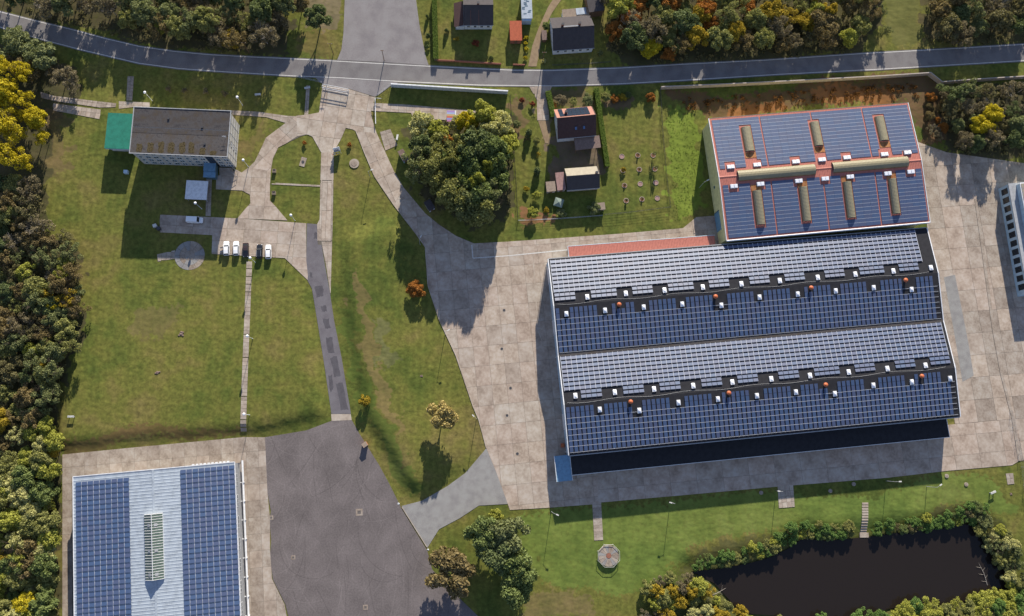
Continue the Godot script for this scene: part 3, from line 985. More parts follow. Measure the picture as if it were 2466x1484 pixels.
func grey_hall() -> void:
	var eave := 7.1
	var xf := frame(175.3, 1149.7, 564.8, 1113.9, eave)
	var w := (P(564.8, 1113.9, eave) - P(175.3, 1149.7, eave)).length()
	var d := 62.0
	var c := w / 2
	var rise := 1.1
	var t := thing("metal_roof_hall", "long hall with pale metal roof, glazed ridge lantern and two panel fields", "hall", xf)
	var roof_y := func(u: float) -> float: return eave + rise * (1.0 - absf(u - c) / c)
	obj("wall", box(0.2, -0.2, 0.2, w - 0.2, eave - 0.2, d), M.grey_metal, t)
	var s := st()
	var lean := atan2(rise, c)
	var sl := sqrt(c * c + rise * rise)
	corrugated(s, Vector3(0, eave, 0), Vector3.BACK, Vector3(c, rise, 0).normalized(), d, sl, 0.9, 0.04)
	obj("roof_slope", s, M.metal_roof, t)
	s = st()
	corrugated(s, Vector3(w, eave, 0), Vector3.BACK, Vector3(-c, rise, 0).normalized(), d, sl, 0.9, 0.04)
	obj("roof_slope", s, M.metal_roof, t)
	s = st()
	along_x(s, PackedVector2Array([Vector2(0, 0.06), Vector2(d, 0.06), Vector2(d, 0.16), Vector2(0, 0.16)]), c - 0.3, c + 0.3)
	obj("ridge_cap", s, M.metal_roof, t, Transform3D(Basis(), Vector3(0, eave + rise - 0.05, 0)))
	for x in [-0.12, w - 0.12]:
		obj("edge_trim", box(x, eave - 0.25, -0.1, x + 0.24, eave + 0.1, d), M.white_metal, t)
	s = st()
	for g in [[0.0, c], [c, w]]:
		var ya: float = roof_y.call(g[0]); var yb: float = roof_y.call(g[1])
		hexa(s, [Vector3(g[0], ya - 0.3, -0.25), Vector3(g[1], yb - 0.3, -0.25), Vector3(g[1], yb - 0.3, -0.02), Vector3(g[0], ya - 0.3, -0.02), Vector3(g[0], ya + 0.12, -0.25), Vector3(g[1], yb + 0.12, -0.25), Vector3(g[1], yb + 0.12, -0.02), Vector3(g[0], ya + 0.12, -0.02)])
	obj("gable_trim", s, M.white_metal, t)
	s = st()
	tri(s, Vector3(0.2, eave - 0.2, 0.22), Vector3(w - 0.2, eave - 0.2, 0.22), Vector3(c, eave + rise - 0.08, 0.22))
	tri(s, Vector3(0.2, eave - 0.2, d - 0.02), Vector3(c, eave + rise - 0.08, d - 0.02), Vector3(w - 0.2, eave - 0.2, d - 0.02))
	obj("gable_wall", s, M.grey_metal, t)
	# panels
	var spots := []
	var rails := []
	for side in 2:
		var x0: float = L(xf, 188.0, 1166.0, eave + 0.4).x if side == 0 else L(xf, 442.0, 1136.0, eave + 0.4).x
		var z0: float = L(xf, 188.0, 1166.0, eave + 0.4).z if side == 0 else L(xf, 442.0, 1136.0, eave + 0.4).z
		for k in 9:
			var x := x0 + k * 1.69
			for r in 42:
				var z := z0 + r * 1.395
				if z > d - 1: continue
				var b := Basis(Vector3.BACK, lean if side == 0 else -lean) * Basis(Vector3.RIGHT, -0.17)
				spots.append([Transform3D(b, Vector3(x, roof_y.call(x) + 0.20, z)), 1.57, 1.0])
		var long := commit(box(-0.05, 0, 0, 0.05, 0.07, d - z0 - 1.5))
		for k in 8:
			var x := x0 + 0.845 + k * 1.69
			put("mounting_rail", long, M.rail, t, Transform3D(Basis(Vector3.BACK, lean if side == 0 else -lean), Vector3(x, roof_y.call(x) + 0.12, z0 - 0.45)))
	panels(t, spots)
	# glazed lantern on the ridge
	var la := L(xf, 349.0, 1240.0, eave + rise + 0.6)
	var lb := L(xf, 391.0, 1395.0, eave + rise + 0.6)
	var o := Node3D.new()
	o.name = "roof_lantern"
	o.position = Vector3(c - 0.1, eave + rise - 0.25, la.z)
	t.add_child(o)
	var lw := 2.55
	var ll := lb.z - la.z
	var hi := 2.15
	var low := 0.55
	obj("lantern_kerb", box(-lw, 0, 0, lw, low, ll), M.white_metal, o)
	for sg in [-1.0, 1.0]:
		s = st()
		var n := 24
		for i in n + 1:
			var z := ll * i / n
			tube(s, Vector3(sg * (lw + 0.02), low, clampf(z, 0.05, ll - 0.05)), Vector3(0.0, hi + 0.03, clampf(z, 0.05, ll - 0.05)), 0.05, 0.05, 4)
		obj("glazing_bar", s, M.white_metal, o)
		for i in n:
			s = st()
			var za := ll * i / n + 0.06
			var zb := ll * (i + 1) / n - 0.06
			hexa(s, [Vector3(sg * lw, low - 0.03, za), Vector3(0, hi - 0.05, za), Vector3(0, hi - 0.05, zb), Vector3(sg * lw, low - 0.03, zb), Vector3(sg * lw, low, za), Vector3(0, hi - 0.02, za), Vector3(0, hi - 0.02, zb), Vector3(sg * lw, low, zb)])
			obj("pane", s, M.green_glass, o)
		for z in [3.0, 10.0, 16.5]:
			obj("opening_vent", box(-0.45, 0, -0.4, 0.45, 0.08, 0.4), M.grey_metal, o, Transform3D(Basis(Vector3.BACK, atan2(hi - low, lw) * -sg), Vector3(sg * 0.95, lerpf(hi, low, 0.37) + 0.05, z)))
	s = st()
	tube(s, Vector3(0, hi, 0), Vector3(0, hi, ll), 0.09, 0.09, 5)
	obj("lantern_ridge", s, M.white_metal, o)
	for z in [-0.04, ll - 0.02]:
		s = st()
		along_x(s, PackedVector2Array([Vector2(z, 0), Vector2(z + 0.06, 0), Vector2(z + 0.06, 0.01)]), -0.01, 0.01)
		tri(s, Vector3(-lw, low, z), Vector3(lw, low, z), Vector3(0, hi, z))
		tri(s, Vector3(-lw, low, z + 0.06), Vector3(0, hi, z + 0.06), Vector3(lw, low, z + 0.06))
		obj("lantern_end", s, M.white_metal, o)
	# white pipe on brackets along the east wall
	s = st()
	tube(s, Vector3(w + 0.75, 1.6, -0.4), Vector3(w + 0.75, 1.6, d), 0.3, 0.3, 8)
	obj("heating_pipe", s, M.white_metal, t)
	for i in 11:
		var z := 6.0 + i * 5.4
		s = st()
		bx(s, w - 0.2, 1.15, z - 0.12, w + 1.05, 1.32, z + 0.12)
		bx(s, w + 0.92, 1.32, z - 0.12, w + 1.12, 2.05, z + 0.12)
		bx(s, w + 0.65, -0.1, z - 0.1, w + 0.85, 1.15, z + 0.1)
		obj("pipe_bracket", s, M.white_metal, t)
	var face := Basis(Vector3.UP, PI / 2)
	for i in 9:
		window(t, Transform3D(face, Vector3(w - 0.2, 4.0, 5.0 + i * 6.0)), 3.4, 1.6, "white_metal", "glass", 2)
	for i in 10:
		obj("fascia_block", box(w - 12.2 + i * 1.1, eave - 0.5, -0.6, w - 11.5 + i * 1.1, eave - 0.25, -0.26), M.white_metal, t)

# ---------------------------------------------------------------- office and houses
func office() -> void:
	var top := 10.9
	var xf := frame(322.5, 257.4, 556.4, 267.2, top)
	var w := 28.9
	var d := 14.6
	var t := thing("office_block", "four storey slab office block with mossy dark flat roof and outside stair", "building", xf)
	obj("wall", box(0.35, -0.2, 0.3, w - 0.3, top - 0.35, d - 0.35), M.panel_wall, t)
	# the roof falls from both long edges to a gutter line in the middle
	var s := st()
	along_x(s, PackedVector2Array([Vector2(0, top - 0.34), Vector2(6.1, top - 0.4), Vector2(6.1, top - 0.28), Vector2(0, top - 0.02)]), 0, w)
	obj("roof_slope", s, M.roofing, t)
	s = st()
	along_x(s, PackedVector2Array([Vector2(6.3, top - 0.4), Vector2(8.0, top - 0.4), Vector2(8.0, top - 0.22), Vector2(6.3, top - 0.16)]), 0.05, w - 0.05)
	obj("roof_slope", s, M.roofing, t)
	s = st()
	along_x(s, PackedVector2Array([Vector2(8.02, top - 0.4), Vector2(d, top - 0.34), Vector2(d, top - 0.02), Vector2(8.02, top - 0.26)]), 0, w)
	obj("roof_slope", s, M.roofing, t)
	for k in 8:
		var x := 2.1 + k * 3.05 + rng.randf_range(-0.3, 0.3)
		var deep: float = [3.0, 3.6, 4.0, 4.0, 4.2, 4.1, 2.4, 1.6][k]
		var a := atan2(0.24, d - 8.02)
		var pg := PackedVector2Array()
		for i in 18:
			var f := TAU * i / 18.0
			pg.append(Vector2(clampf(cos(f) * 1.25, -0.95, 0.95) * rng.randf_range(0.75, 1.1), -deep / 2 + clampf(sin(f) * 1.2, -1, 1) * deep / 2 * rng.randf_range(0.7, 1.0)))
		var ms := st()
		prism(ms, pg, 0.0, 0.02)
		obj("moss_patch", ms, M.moss, t, Transform3D(Basis(Vector3.RIGHT, -a), Vector3(x + 0.9, top - 0.015, d - 0.25)))
	for e in [[-0.1, -0.1, w + 0.1, 0.12], [-0.1, d - 0.12, w + 0.1, d + 0.1], [-0.1, 0.125, 0.12, d - 0.125], [w - 0.12, 0.125, w + 0.1, d - 0.125]]:
		obj("roof_edge", box(e[0], top - 0.3, e[1], e[2], top + 0.12, e[3]), M.grey_metal, t)
	s = st()
	tube(s, Vector3(w - 1.1, top - 0.2, 8.6), Vector3(w - 1.1, top + 1.8, 8.6), 0.05, 0.03, 6)
	for y in [0.9, 1.4]:
		tube(s, Vector3(w - 1.7, top + y, 8.6), Vector3(w - 0.5, top + y, 8.6), 0.04, 0.04, 5)
	obj("aerial", s, M.rail, t)
	for p in [[20.4, 5.3], [21.6, 10.6], [10.2, 3.0]]:
		obj("roof_hatch", box(p[0], top - 0.5, p[1], p[0] + 0.6, top + 0.15, p[1] + 0.5), M.dark_metal, t)
	# shaded long side: four rows of windows and a glazed stairwell
	for f in 4:
		for k in 12:
			if k == 9: continue
			var x := 1.7 + k * 2.34
			window(t, Transform3D(Basis(), Vector3(x, 0.9 + f * 2.62, d - 0.34)), 1.5 if k % 3 else 0.9, 1.35, "window_blue", "glass", 1)
	for k in 8:
		obj("wall_seam", box(2.8 + k * 3.5, 0.1, d - 0.35, 2.9 + k * 3.5, top - 0.4, d - 0.29), M.white_metal, t)
	for f in 5:
		window(t, Transform3D(Basis(), Vector3(22.76, 0.5 + f * 1.98, d - 0.33)), 2.3, 1.9, "dark_metal", "glass", 2)
	# gable end with one stack of windows
	var east := Basis(Vector3.UP, PI / 2)
	for f in 4:
		window(t, Transform3D(east, Vector3(w - 0.3, 1.0 + f * 2.6, 9.3)), 1.7, 1.6, "dark_metal", "white_metal", 1)
	for f in 5:
		obj("wall_seam", box(w - 0.3, f * 2.5 + 0.2, 0.5, w - 0.26, f * 2.5 + 0.27, d - 0.5), M.white_metal, t)
	for z in [3.0, 6.2, 12.2]:
		obj("wall_seam", box(w - 0.298, 0.1, z, w - 0.255, top - 0.4, z + 0.07), M.white_metal, t)
	# porch over the door and the railed stair
	var a := L(xf, 491.0, 392.0, 3.4)
	var b := L(xf, 518.0, 428.0, 3.0)
	obj("porch_roof", box(a.x, 3.3, d - 0.3, b.x, 3.5, d + 2.2), M.blue_roof, t)
	obj("porch_roof", box(a.x, 2.9, d + 2.21, b.x, 3.1, b.z), M.blue_roof, t)
	obj("porch_wall", box(a.x + 0.2, -0.2, d - 0.3, b.x - 0.2, 2.89, b.z - 0.3), M.teal_dark, t)
	for k in 5:
		obj("step", box(b.x + 0.3, -0.2, d + 0.2 + k * 0.4, b.x + 4.4, 0.9 - k * 0.18, d + 0.6 + k * 0.4), M.slab_dull, t)
	s = st()
	for z in [d + 0.15, d + 1.9]:
		tube(s, Vector3(b.x + 4.5, 1.9, z), Vector3(w + 0.4, 1.0, z + 1.0), 0.06, 0.06, 5)
		for k in 4:
			var q := Vector3(b.x + 4.5, 1.9, z).lerp(Vector3(w + 0.4, 1.0, z + 1.0), k / 3.0)
			tube(s, Vector3(q.x, -0.1, q.z), q, 0.05, 0.05, 5)
	obj("stair_rail", s, M.grey_metal, t)
	# green roofed annex
	var gf := frame(260, 271.5, 320, 274, 4.75)
	var g := thing("green_annex", "single storey annex with flat green roof beside the office block", "building", gf)
	var gb := L(gf, 248, 357, 4.75)
	var gw := (P(320, 274, 4.75) - P(260, 271.5, 4.75)).length() + 0.3
	s = st()
	prism(s, PackedVector2Array([Vector2(0, 0), Vector2(gw, 0), Vector2(gw - 0.2, gb.z), Vector2(gb.x * 0.15, gb.z)]), 4.5, 4.75, true)
	obj("roof", s, M.green_roof, g)
	obj("wall", box(0.6, -0.2, 0.6, gw - 0.1, 4.5, gb.z - 0.9), M.pale_wall, g)
	obj("gutter", box(0.2, 4.42, gb.z + 0.005, gw - 0.2, 4.55, gb.z + 0.15), M.white_metal, g)
	for x in [1.6, 3.8, 6.0]:
		window(g, Transform3D(Basis(), Vector3(x, 1.4, gb.z - 0.9)), 1.4, 1.3, "white_metal")
	# carport
	var cf := frame(449, 434, 501, 436.5, 2.7)
	var cb := L(cf, 495.5, 481.7, 2.7)
	var c := thing("carport", "white sheet roof on posts standing in the office's shadow", "carport", cf)
	s = st()
	corrugated(s, Vector3(0, 2.75, 0), Vector3.RIGHT, Vector3(0, -0.02, 1).normalized(), cb.x + 0.2, cb.z, 0.8, 0.03)
	bx(s, 0.02, 2.62, 0.02, cb.x + 0.18, 2.7, cb.z - 0.02)
	obj("roof_sheet", s, M.white_metal, c)
	for x in [0.3, cb.x - 0.2]:
		for z in [0.3, cb.z - 0.3]:
			s = st()
			tube(s, Vector3(x, -0.2, z), Vector3(x, 2.65, z), 0.07, 0.07, 6)
			obj("post", s, M.grey_metal, c)
	tag(obj("meter_box", box(-0.6, -0.1, -0.5, 0.6, 1.3, 0.5), M.window_blue, self, spot(305.5, 416)), "small pale blue cabinet on the lawn behind the green annex", "cabinet")

func house(called: String, label: String, r: Array, hr: float, he: float, south: Array, north: Array, wall: String, roof: String, wins := 0, gable_wins := 0) -> Node3D:
	var xf := frame(r[0], r[1], r[2], r[3], hr)
	var w := (P(r[2], r[3], hr) - P(r[0], r[1], hr)).length()
	var zs := L(xf, south[0], south[1], he).z
	var zn := L(xf, north[0], north[1], he).z
	var t := thing(called, label, "house", xf)
	var s := st()
	along_x(s, PackedVector2Array([Vector2(zn + 0.4, -0.2), Vector2(zs - 0.4, -0.2), Vector2(zs - 0.4, he - 0.05), Vector2(0, hr - 0.28), Vector2(zn + 0.4, he - 0.05)]), 0.3, w - 0.3)
	obj("wall", s, M[wall], t)
	for z in [zs, zn]:
		s = st()
		var n := 14
		for i in n:   # courses of tiles, each a little proud of the one above
			var a := i / float(n)
			var b := (i + 1) / float(n)
			var p0 := Vector2(z * a, lerpf(hr, he, a))
			var p1 := Vector2(z * b, lerpf(hr, he, b) + 0.05)
			along_x(s, PackedVector2Array([p0, p1, p1 - Vector2(0, 0.16), p0 - Vector2(0, 0.14)]), 0, w)
		obj("roof_slope", s, M[roof], t)
	s = st()
	tube(s, Vector3(-0.05, hr + 0.03, 0), Vector3(w + 0.05, hr + 0.03, 0), 0.14, 0.14, 6)
	obj("ridge_cap", s, M[roof], t)
	s = st()
	tube(s, Vector3(0, he, zs + 0.1), Vector3(w, he, zs + 0.1), 0.09, 0.09, 6)
	obj("gutter", s, M.grey_metal, t)
	for k in wins:
		window(t, Transform3D(Basis(), Vector3(w * (k + 0.75) / (wins + 0.5), he * 0.36, zs - 0.4)), 0.95, 1.25, "white_metal", "glass", 1)
	for k in gable_wins:
		window(t, Transform3D(Basis(Vector3.UP, -PI / 2), Vector3(0.3, he * 0.4 + 2.4 * (k / 2), (-1.6 if k % 2 else 1.6))), 0.9, 1.2, "white_metal", "glass", 1)
	return t

func chimney(t: Node3D, x: float, y: float, z: float, h: float) -> void:
	var o := obj("chimney", box(x - 0.35, y, z - 0.3, x + 0.35, y + h, z + 0.3), M.brick, t)
	obj("chimney_cap", box(x - 0.42, y + h, z - 0.37, x + 0.42, y + h + 0.12, z + 0.37), M.dark_metal, o)

func shed(called: String, label: String, a: Array, b: Array, c: Array, h: float, roof: String, wall: String, category := "shed", open := false) -> Node3D:   # a: near corner, b: along x, c: along z (at the roof's height)
	var xf := frame(a[0], a[1], b[0], b[1], h)
	var w := L(xf, b[0], b[1], h).x
	var d := L(xf, c[0], c[1], h).z
	var t := thing(called, label, category, xf)
	var s := st()
	hexa(s, [Vector3(0, h - 0.12, 0), Vector3(w, h - 0.12, 0), Vector3(w, h - 0.24, d), Vector3(0, h - 0.24, d), Vector3(0, h, 0), Vector3(w, h, 0), Vector3(w, h - 0.12, d), Vector3(0, h - 0.12, d)])
	obj("roof", s, M[roof], t)
	if open:
		for x in [0.2, w - 0.2]:
			for z in [0.2, d - 0.2]:
				s = st()
				tube(s, Vector3(x, -0.2, z), Vector3(x, h - 0.2, z), 0.08, 0.08, 6)
				obj("post", s, M.wood, t)
	else:
		obj("wall", box(0.2, -0.2, 0.2, w - 0.2, h - 0.2, d - 0.25), M[wall], t)
		obj("door", box(w * 0.5 - 0.45, 0, d - 0.25, w * 0.5 + 0.45, minf(2.0, h - 0.4), d - 0.19), M.wood, t)
	return t

func houses() -> void:
	var t := house("cottage", "white cottage with two chimneys beside the dirt lane", [1330.5, 68.7, 1431, 62], 7.6, 3.6, [1330.5, 122.3], [1322, 43.6], "wall_white", "tile_dark", 5, 4)
	chimney(t, 3.4, 7.0, -0.9, 1.5); chimney(t, 8.9, 7.0, -0.9, 1.5)
	obj("ladder_board", box(3.6, 7.72, -0.5, 8.6, 7.78, -0.2), M.grey_metal, t)
	t = house("cottage", "white cottage with dark dormer strip and low red side roof", [1115.5, 12, 1188, 12], 7.3, 3.4, [1115.5, 61], [1116, -22], "wall_white", "tile_dark", 4)
	chimney(t, 4.8, 6.6, -0.4, 1.5)
	for x in [2.3, 4.9]:
		obj("roof_flashing", box(x, 0, 0, x + 0.08, 0.06, 5.2), M.brick, t, leaning(Vector3(0, 6.45, 1.3), -atan2(3.9, 6.2)))
	obj("lean_to_roof", box(0, 0, 0, 3.2, 0.15, 8.4), M.tile_maroon, t, Transform3D(Basis(Vector3.BACK, 0.42), Vector3(-3.0, 1.9, -3.6)))
	obj("lean_to_wall", box(-2.6, -0.2, -3.2, 0.2, 2.0, 4.6), M.wall_white, t)
	t = house("solar_house", "detached house with rows of panels on a maroon roof tinted pink on its sunlit slope", [1341.6, 285, 1435.4, 276.5], 8.0, 3.9, [1341.6, 335], [1333, 265], "wall_white", "tile_maroon", 0, 4)
	var zn := L(t.transform, 1333, 265, 3.9).z
	var a := atan2(4.1, -zn)
	var s := st()
	var ln := sqrt(zn * zn + 4.1 * 4.1)
	obj("sun_tinted_slope", box(-0.05, 0.06, -ln - 0.05, 12.1, 0.12, -0.1), M.sunlit_tile_red, t, Transform3D(Basis(Vector3.RIGHT, -a), Vector3(0, 8.0, 0)))  # lighter tile layer: sunlight put into the colour of this slope
	for i in 7:
		for j in 3:
			if i in [1] and j > 0: continue
			put("solar_panel", commit(box(0, 0, 0, 1.32, 0.06, (ln - 0.9) / 3 - 0.05)), M.house_panel, t, Transform3D(Basis(Vector3.RIGHT, -a), Vector3(0, 8.0, 0)) * Transform3D(Basis(), Vector3(1.1 + i * 1.38, 0.2, -ln + 0.35 + (2 - j) * (ln - 0.9) / 3)))
	chimney(t, 3.2, 6.4, zn * 0.45, 1.6)
	var zs := L(t.transform, 1341.6, 335, 3.9).z
	for x in [5.9, 8.5]:
		var o := obj("roof_window", box(-0.4, 0, -0.55, 0.4, 0.12, 0.55), M.dark_metal, t, leaning(Vector3(x, lerpf(8.0, 3.9, 0.56) + 0.1, zs * 0.56), -atan2(4.1, zs)))
		obj("pane", box(-0.32, 0.12, -0.47, 0.32, 0.14, 0.47), M.sky_glass, o)
	t = house("outbuilding", "long low outbuilding with slate dark roof tinted cream on its sunlit slope", [1365, 425, 1444.5, 419], 5.6, 3.0, [1364.7, 458.5], [1360, 407], "wall_tan", "tile_dark", 2)
	zn = L(t.transform, 1360, 407, 3.0).z
	ln = sqrt(zn * zn + 2.6 * 2.6)
	obj("sun_tinted_slope", box(-0.05, 0.06, -ln - 0.05, 10.25, 0.12, -0.1), M.tile_cream, t, Transform3D(Basis(Vector3.RIGHT, -atan2(2.6, -zn)), Vector3(0, 5.6, 0)))  # cream layer over the dark tiles paints the sun on this side
	chimney(t, 9.5, 4.9, -0.4, 1.4)
	t = shed("veranda", "brown board veranda roof at the back of the panelled house", [1382, 333], [1443, 326], [1385, 362], 3.2, "hut_roof", "wood", "veranda", true)
	shed("terrace_roof", "flat pink felt roof beside the low outbuilding", [1337, 416], [1358, 414], [1337, 459], 2.7, "felt_pink", "wall_tan", "roof")
	shed("lean_to", "flat tan felt roof below the pink felt one", [1314, 438], [1336.5, 436], [1315, 462], 2.5, "felt_tan", "wall_tan", "roof")
	t = shed("open_shed", "open fronted shed with orange tile roof between gardens", [1227, 50], [1256, 50], [1232, 97], 2.9, "orange_tile", "brick", "shed")
	t = shed("long_shed", "long narrow shed with patched pale metal roof above the orange one", [1254, -22], [1280, -22], [1258, 44], 2.9, "metal_roof", "wall_white", "shed")
	for k in 14:
		obj("roof_patch", box(-0.5, 0, -0.12, 0.5, 0.02, 0.12), M.teal_dark, t, Transform3D(Basis(Vector3.UP, rng.randf_range(-0.2, 0.2)), Vector3(rng.randf_range(0.6, 2.8), 2.96 - 0.12 * (k / 14.0), 0.8 + k * 0.55)))
	obj("front_wall", box(0.2, -0.1, 8.4, 3.2, 2.5, 10.3), M.blue_wall, t)
	t = shed("back_annex", "annex with tan and pale sheet roof behind the two chimney cottage", [1353, 23], [1417, 17], [1355, 42], 2.8, "felt_tan", "wall_white", "annex")
	obj("roof_sheet", box(4.6, 2.76, 0.05, 7.9, 2.84, 2.3), M.metal_roof, t)
	shed("dark_barn", "dark roofed barn at the end of the dirt lane", [1408, -25], [1446, -30], [1412, 30], 4.2, "tile_dark", "wood", "barn")
	shed("tool_shed", "small brown roofed tool shed beside the dirt lane", [1304, 73], [1316, 72.5], [1304.5, 96], 2.2, "hut_roof", "wood", "shed")
	shed("kiosk", "small kiosk with brown flat roof beside the curving drive", [957, 365], [970, 358], [968, 391], 2.5, "hut_roof", "blue_wall", "kiosk")
	shed("gatehouse_hut", "small dark hut under the trees by the drive", [1020, 488], [1035, 479], [1037, 507], 2.3, "tile_dark", "white_metal", "hut")
	shed("garden_hut", "small pale garden hut at the orchard's lower fence", [1438, 489], [1456, 487], [1440, 506], 2.0, "felt_tan", "wall_tan", "shed")
	# mural covered lean-to under the trees
	var mf := frame(1076, 266, 1101, 266.5, 2.6)
	t = thing("painted_shelter", "shelter with brightly sprayed roof half under yellow trees", "shelter", mf)
	for k in 6:
		obj("roof_board", box(0.02, 2.5, k * 0.62, 2.55, 2.6, k * 0.62 + 0.6), mat("spray_%d" % k, [lin(0.30, 0.20, 0.42), lin(0.28, 0.34, 0.52), lin(0.42, 0.30, 0.14), lin(0.45, 0.12, 0.08), lin(0.20, 0.22, 0.48), lin(0.36, 0.16, 0.30)][k], 0.7), t)
	obj("roof_edge", box(2.56, 2.5, 0, 2.95, 2.75, 3.75), M.white_metal, t)
	for x in [0.15, 2.6]:
		for z in [0.15, 3.5]:
			s = st()
			tube(s, Vector3(x, -0.2, z), Vector3(x, 2.5, z), 0.06, 0.06, 6)
			obj("post", s, M.grey_metal, t)

func glass_works() -> void:
	var xf := frame(2428.6, 443.4, 2480, 437, 5.2)
	var a := P(2428.6, 443.4, 5.2)
	var b := P(2476, 708, 5.2)
	var along := (b - a)
	along.y = 0
	var d := along.length()
	along = along.normalized()
	xf = Transform3D(Basis(along.cross(Vector3.UP) * -1.0, Vector3.UP, along), Vector3(a.x, 0, a.z))
	var t := thing("works_building", "pale blue works building with gridded windows beyond the concrete yard", "building", xf)
	obj("wall", box(0, -0.2, 0, 30, 5.2, d), M.blue_wall, t)
	obj("roof", box(-0.15, 5.2, -0.15, 30, 5.45, d + 0.15), M.grey_metal, t)
	var face := Basis(Vector3.UP, -PI / 2)
	for k in 12:
		window(t, Transform3D(face, Vector3(0.0, 1.3, 1.9 + k * (d - 2.8) / 11.6)), 1.9, 3.1, "dark_metal", "glass", 3)
	obj("upper_block", box(2.4, 5.45, 0.6, 30, 7.4, 17.0), M.blue_wall, t)
	var s := st()
	hexa(s, [Vector3(2.2, 7.4, 0.4), Vector3(30, 7.4, 0.4), Vector3(30, 7.4, 17.2), Vector3(2.2, 7.4, 17.2), Vector3(2.2, 7.5, 0.4), Vector3(30, 9.4, 0.4), Vector3(30, 9.4, 17.2), Vector3(2.2, 7.5, 17.2)])
	obj("upper_roof", s, M.white_metal, t)
	var pane := commit(box(-0.72, 0, -0.72, 0.72, 0.05, 0.72))
	for i in 4:
		for j in 10:
			put("roof_pane", pane, M.tile_cream if j < 6 else M["panel_%d" % (rng.randi() % 4)], t, Transform3D(Basis(Vector3.BACK, atan2(1.9, 27.8)), Vector3(3.2 + i * 1.62, 7.56 + i * 0.111 + 0.07, 1.5 + j * 1.62)))
	for i in 3:
		for j in 8:
			put("roof_pane", pane, M["panel_%d" % (rng.randi() % 4)], t, Transform3D(Basis(), Vector3(3.4 + i * 1.62, 5.46, 19.4 + j * 1.62)))

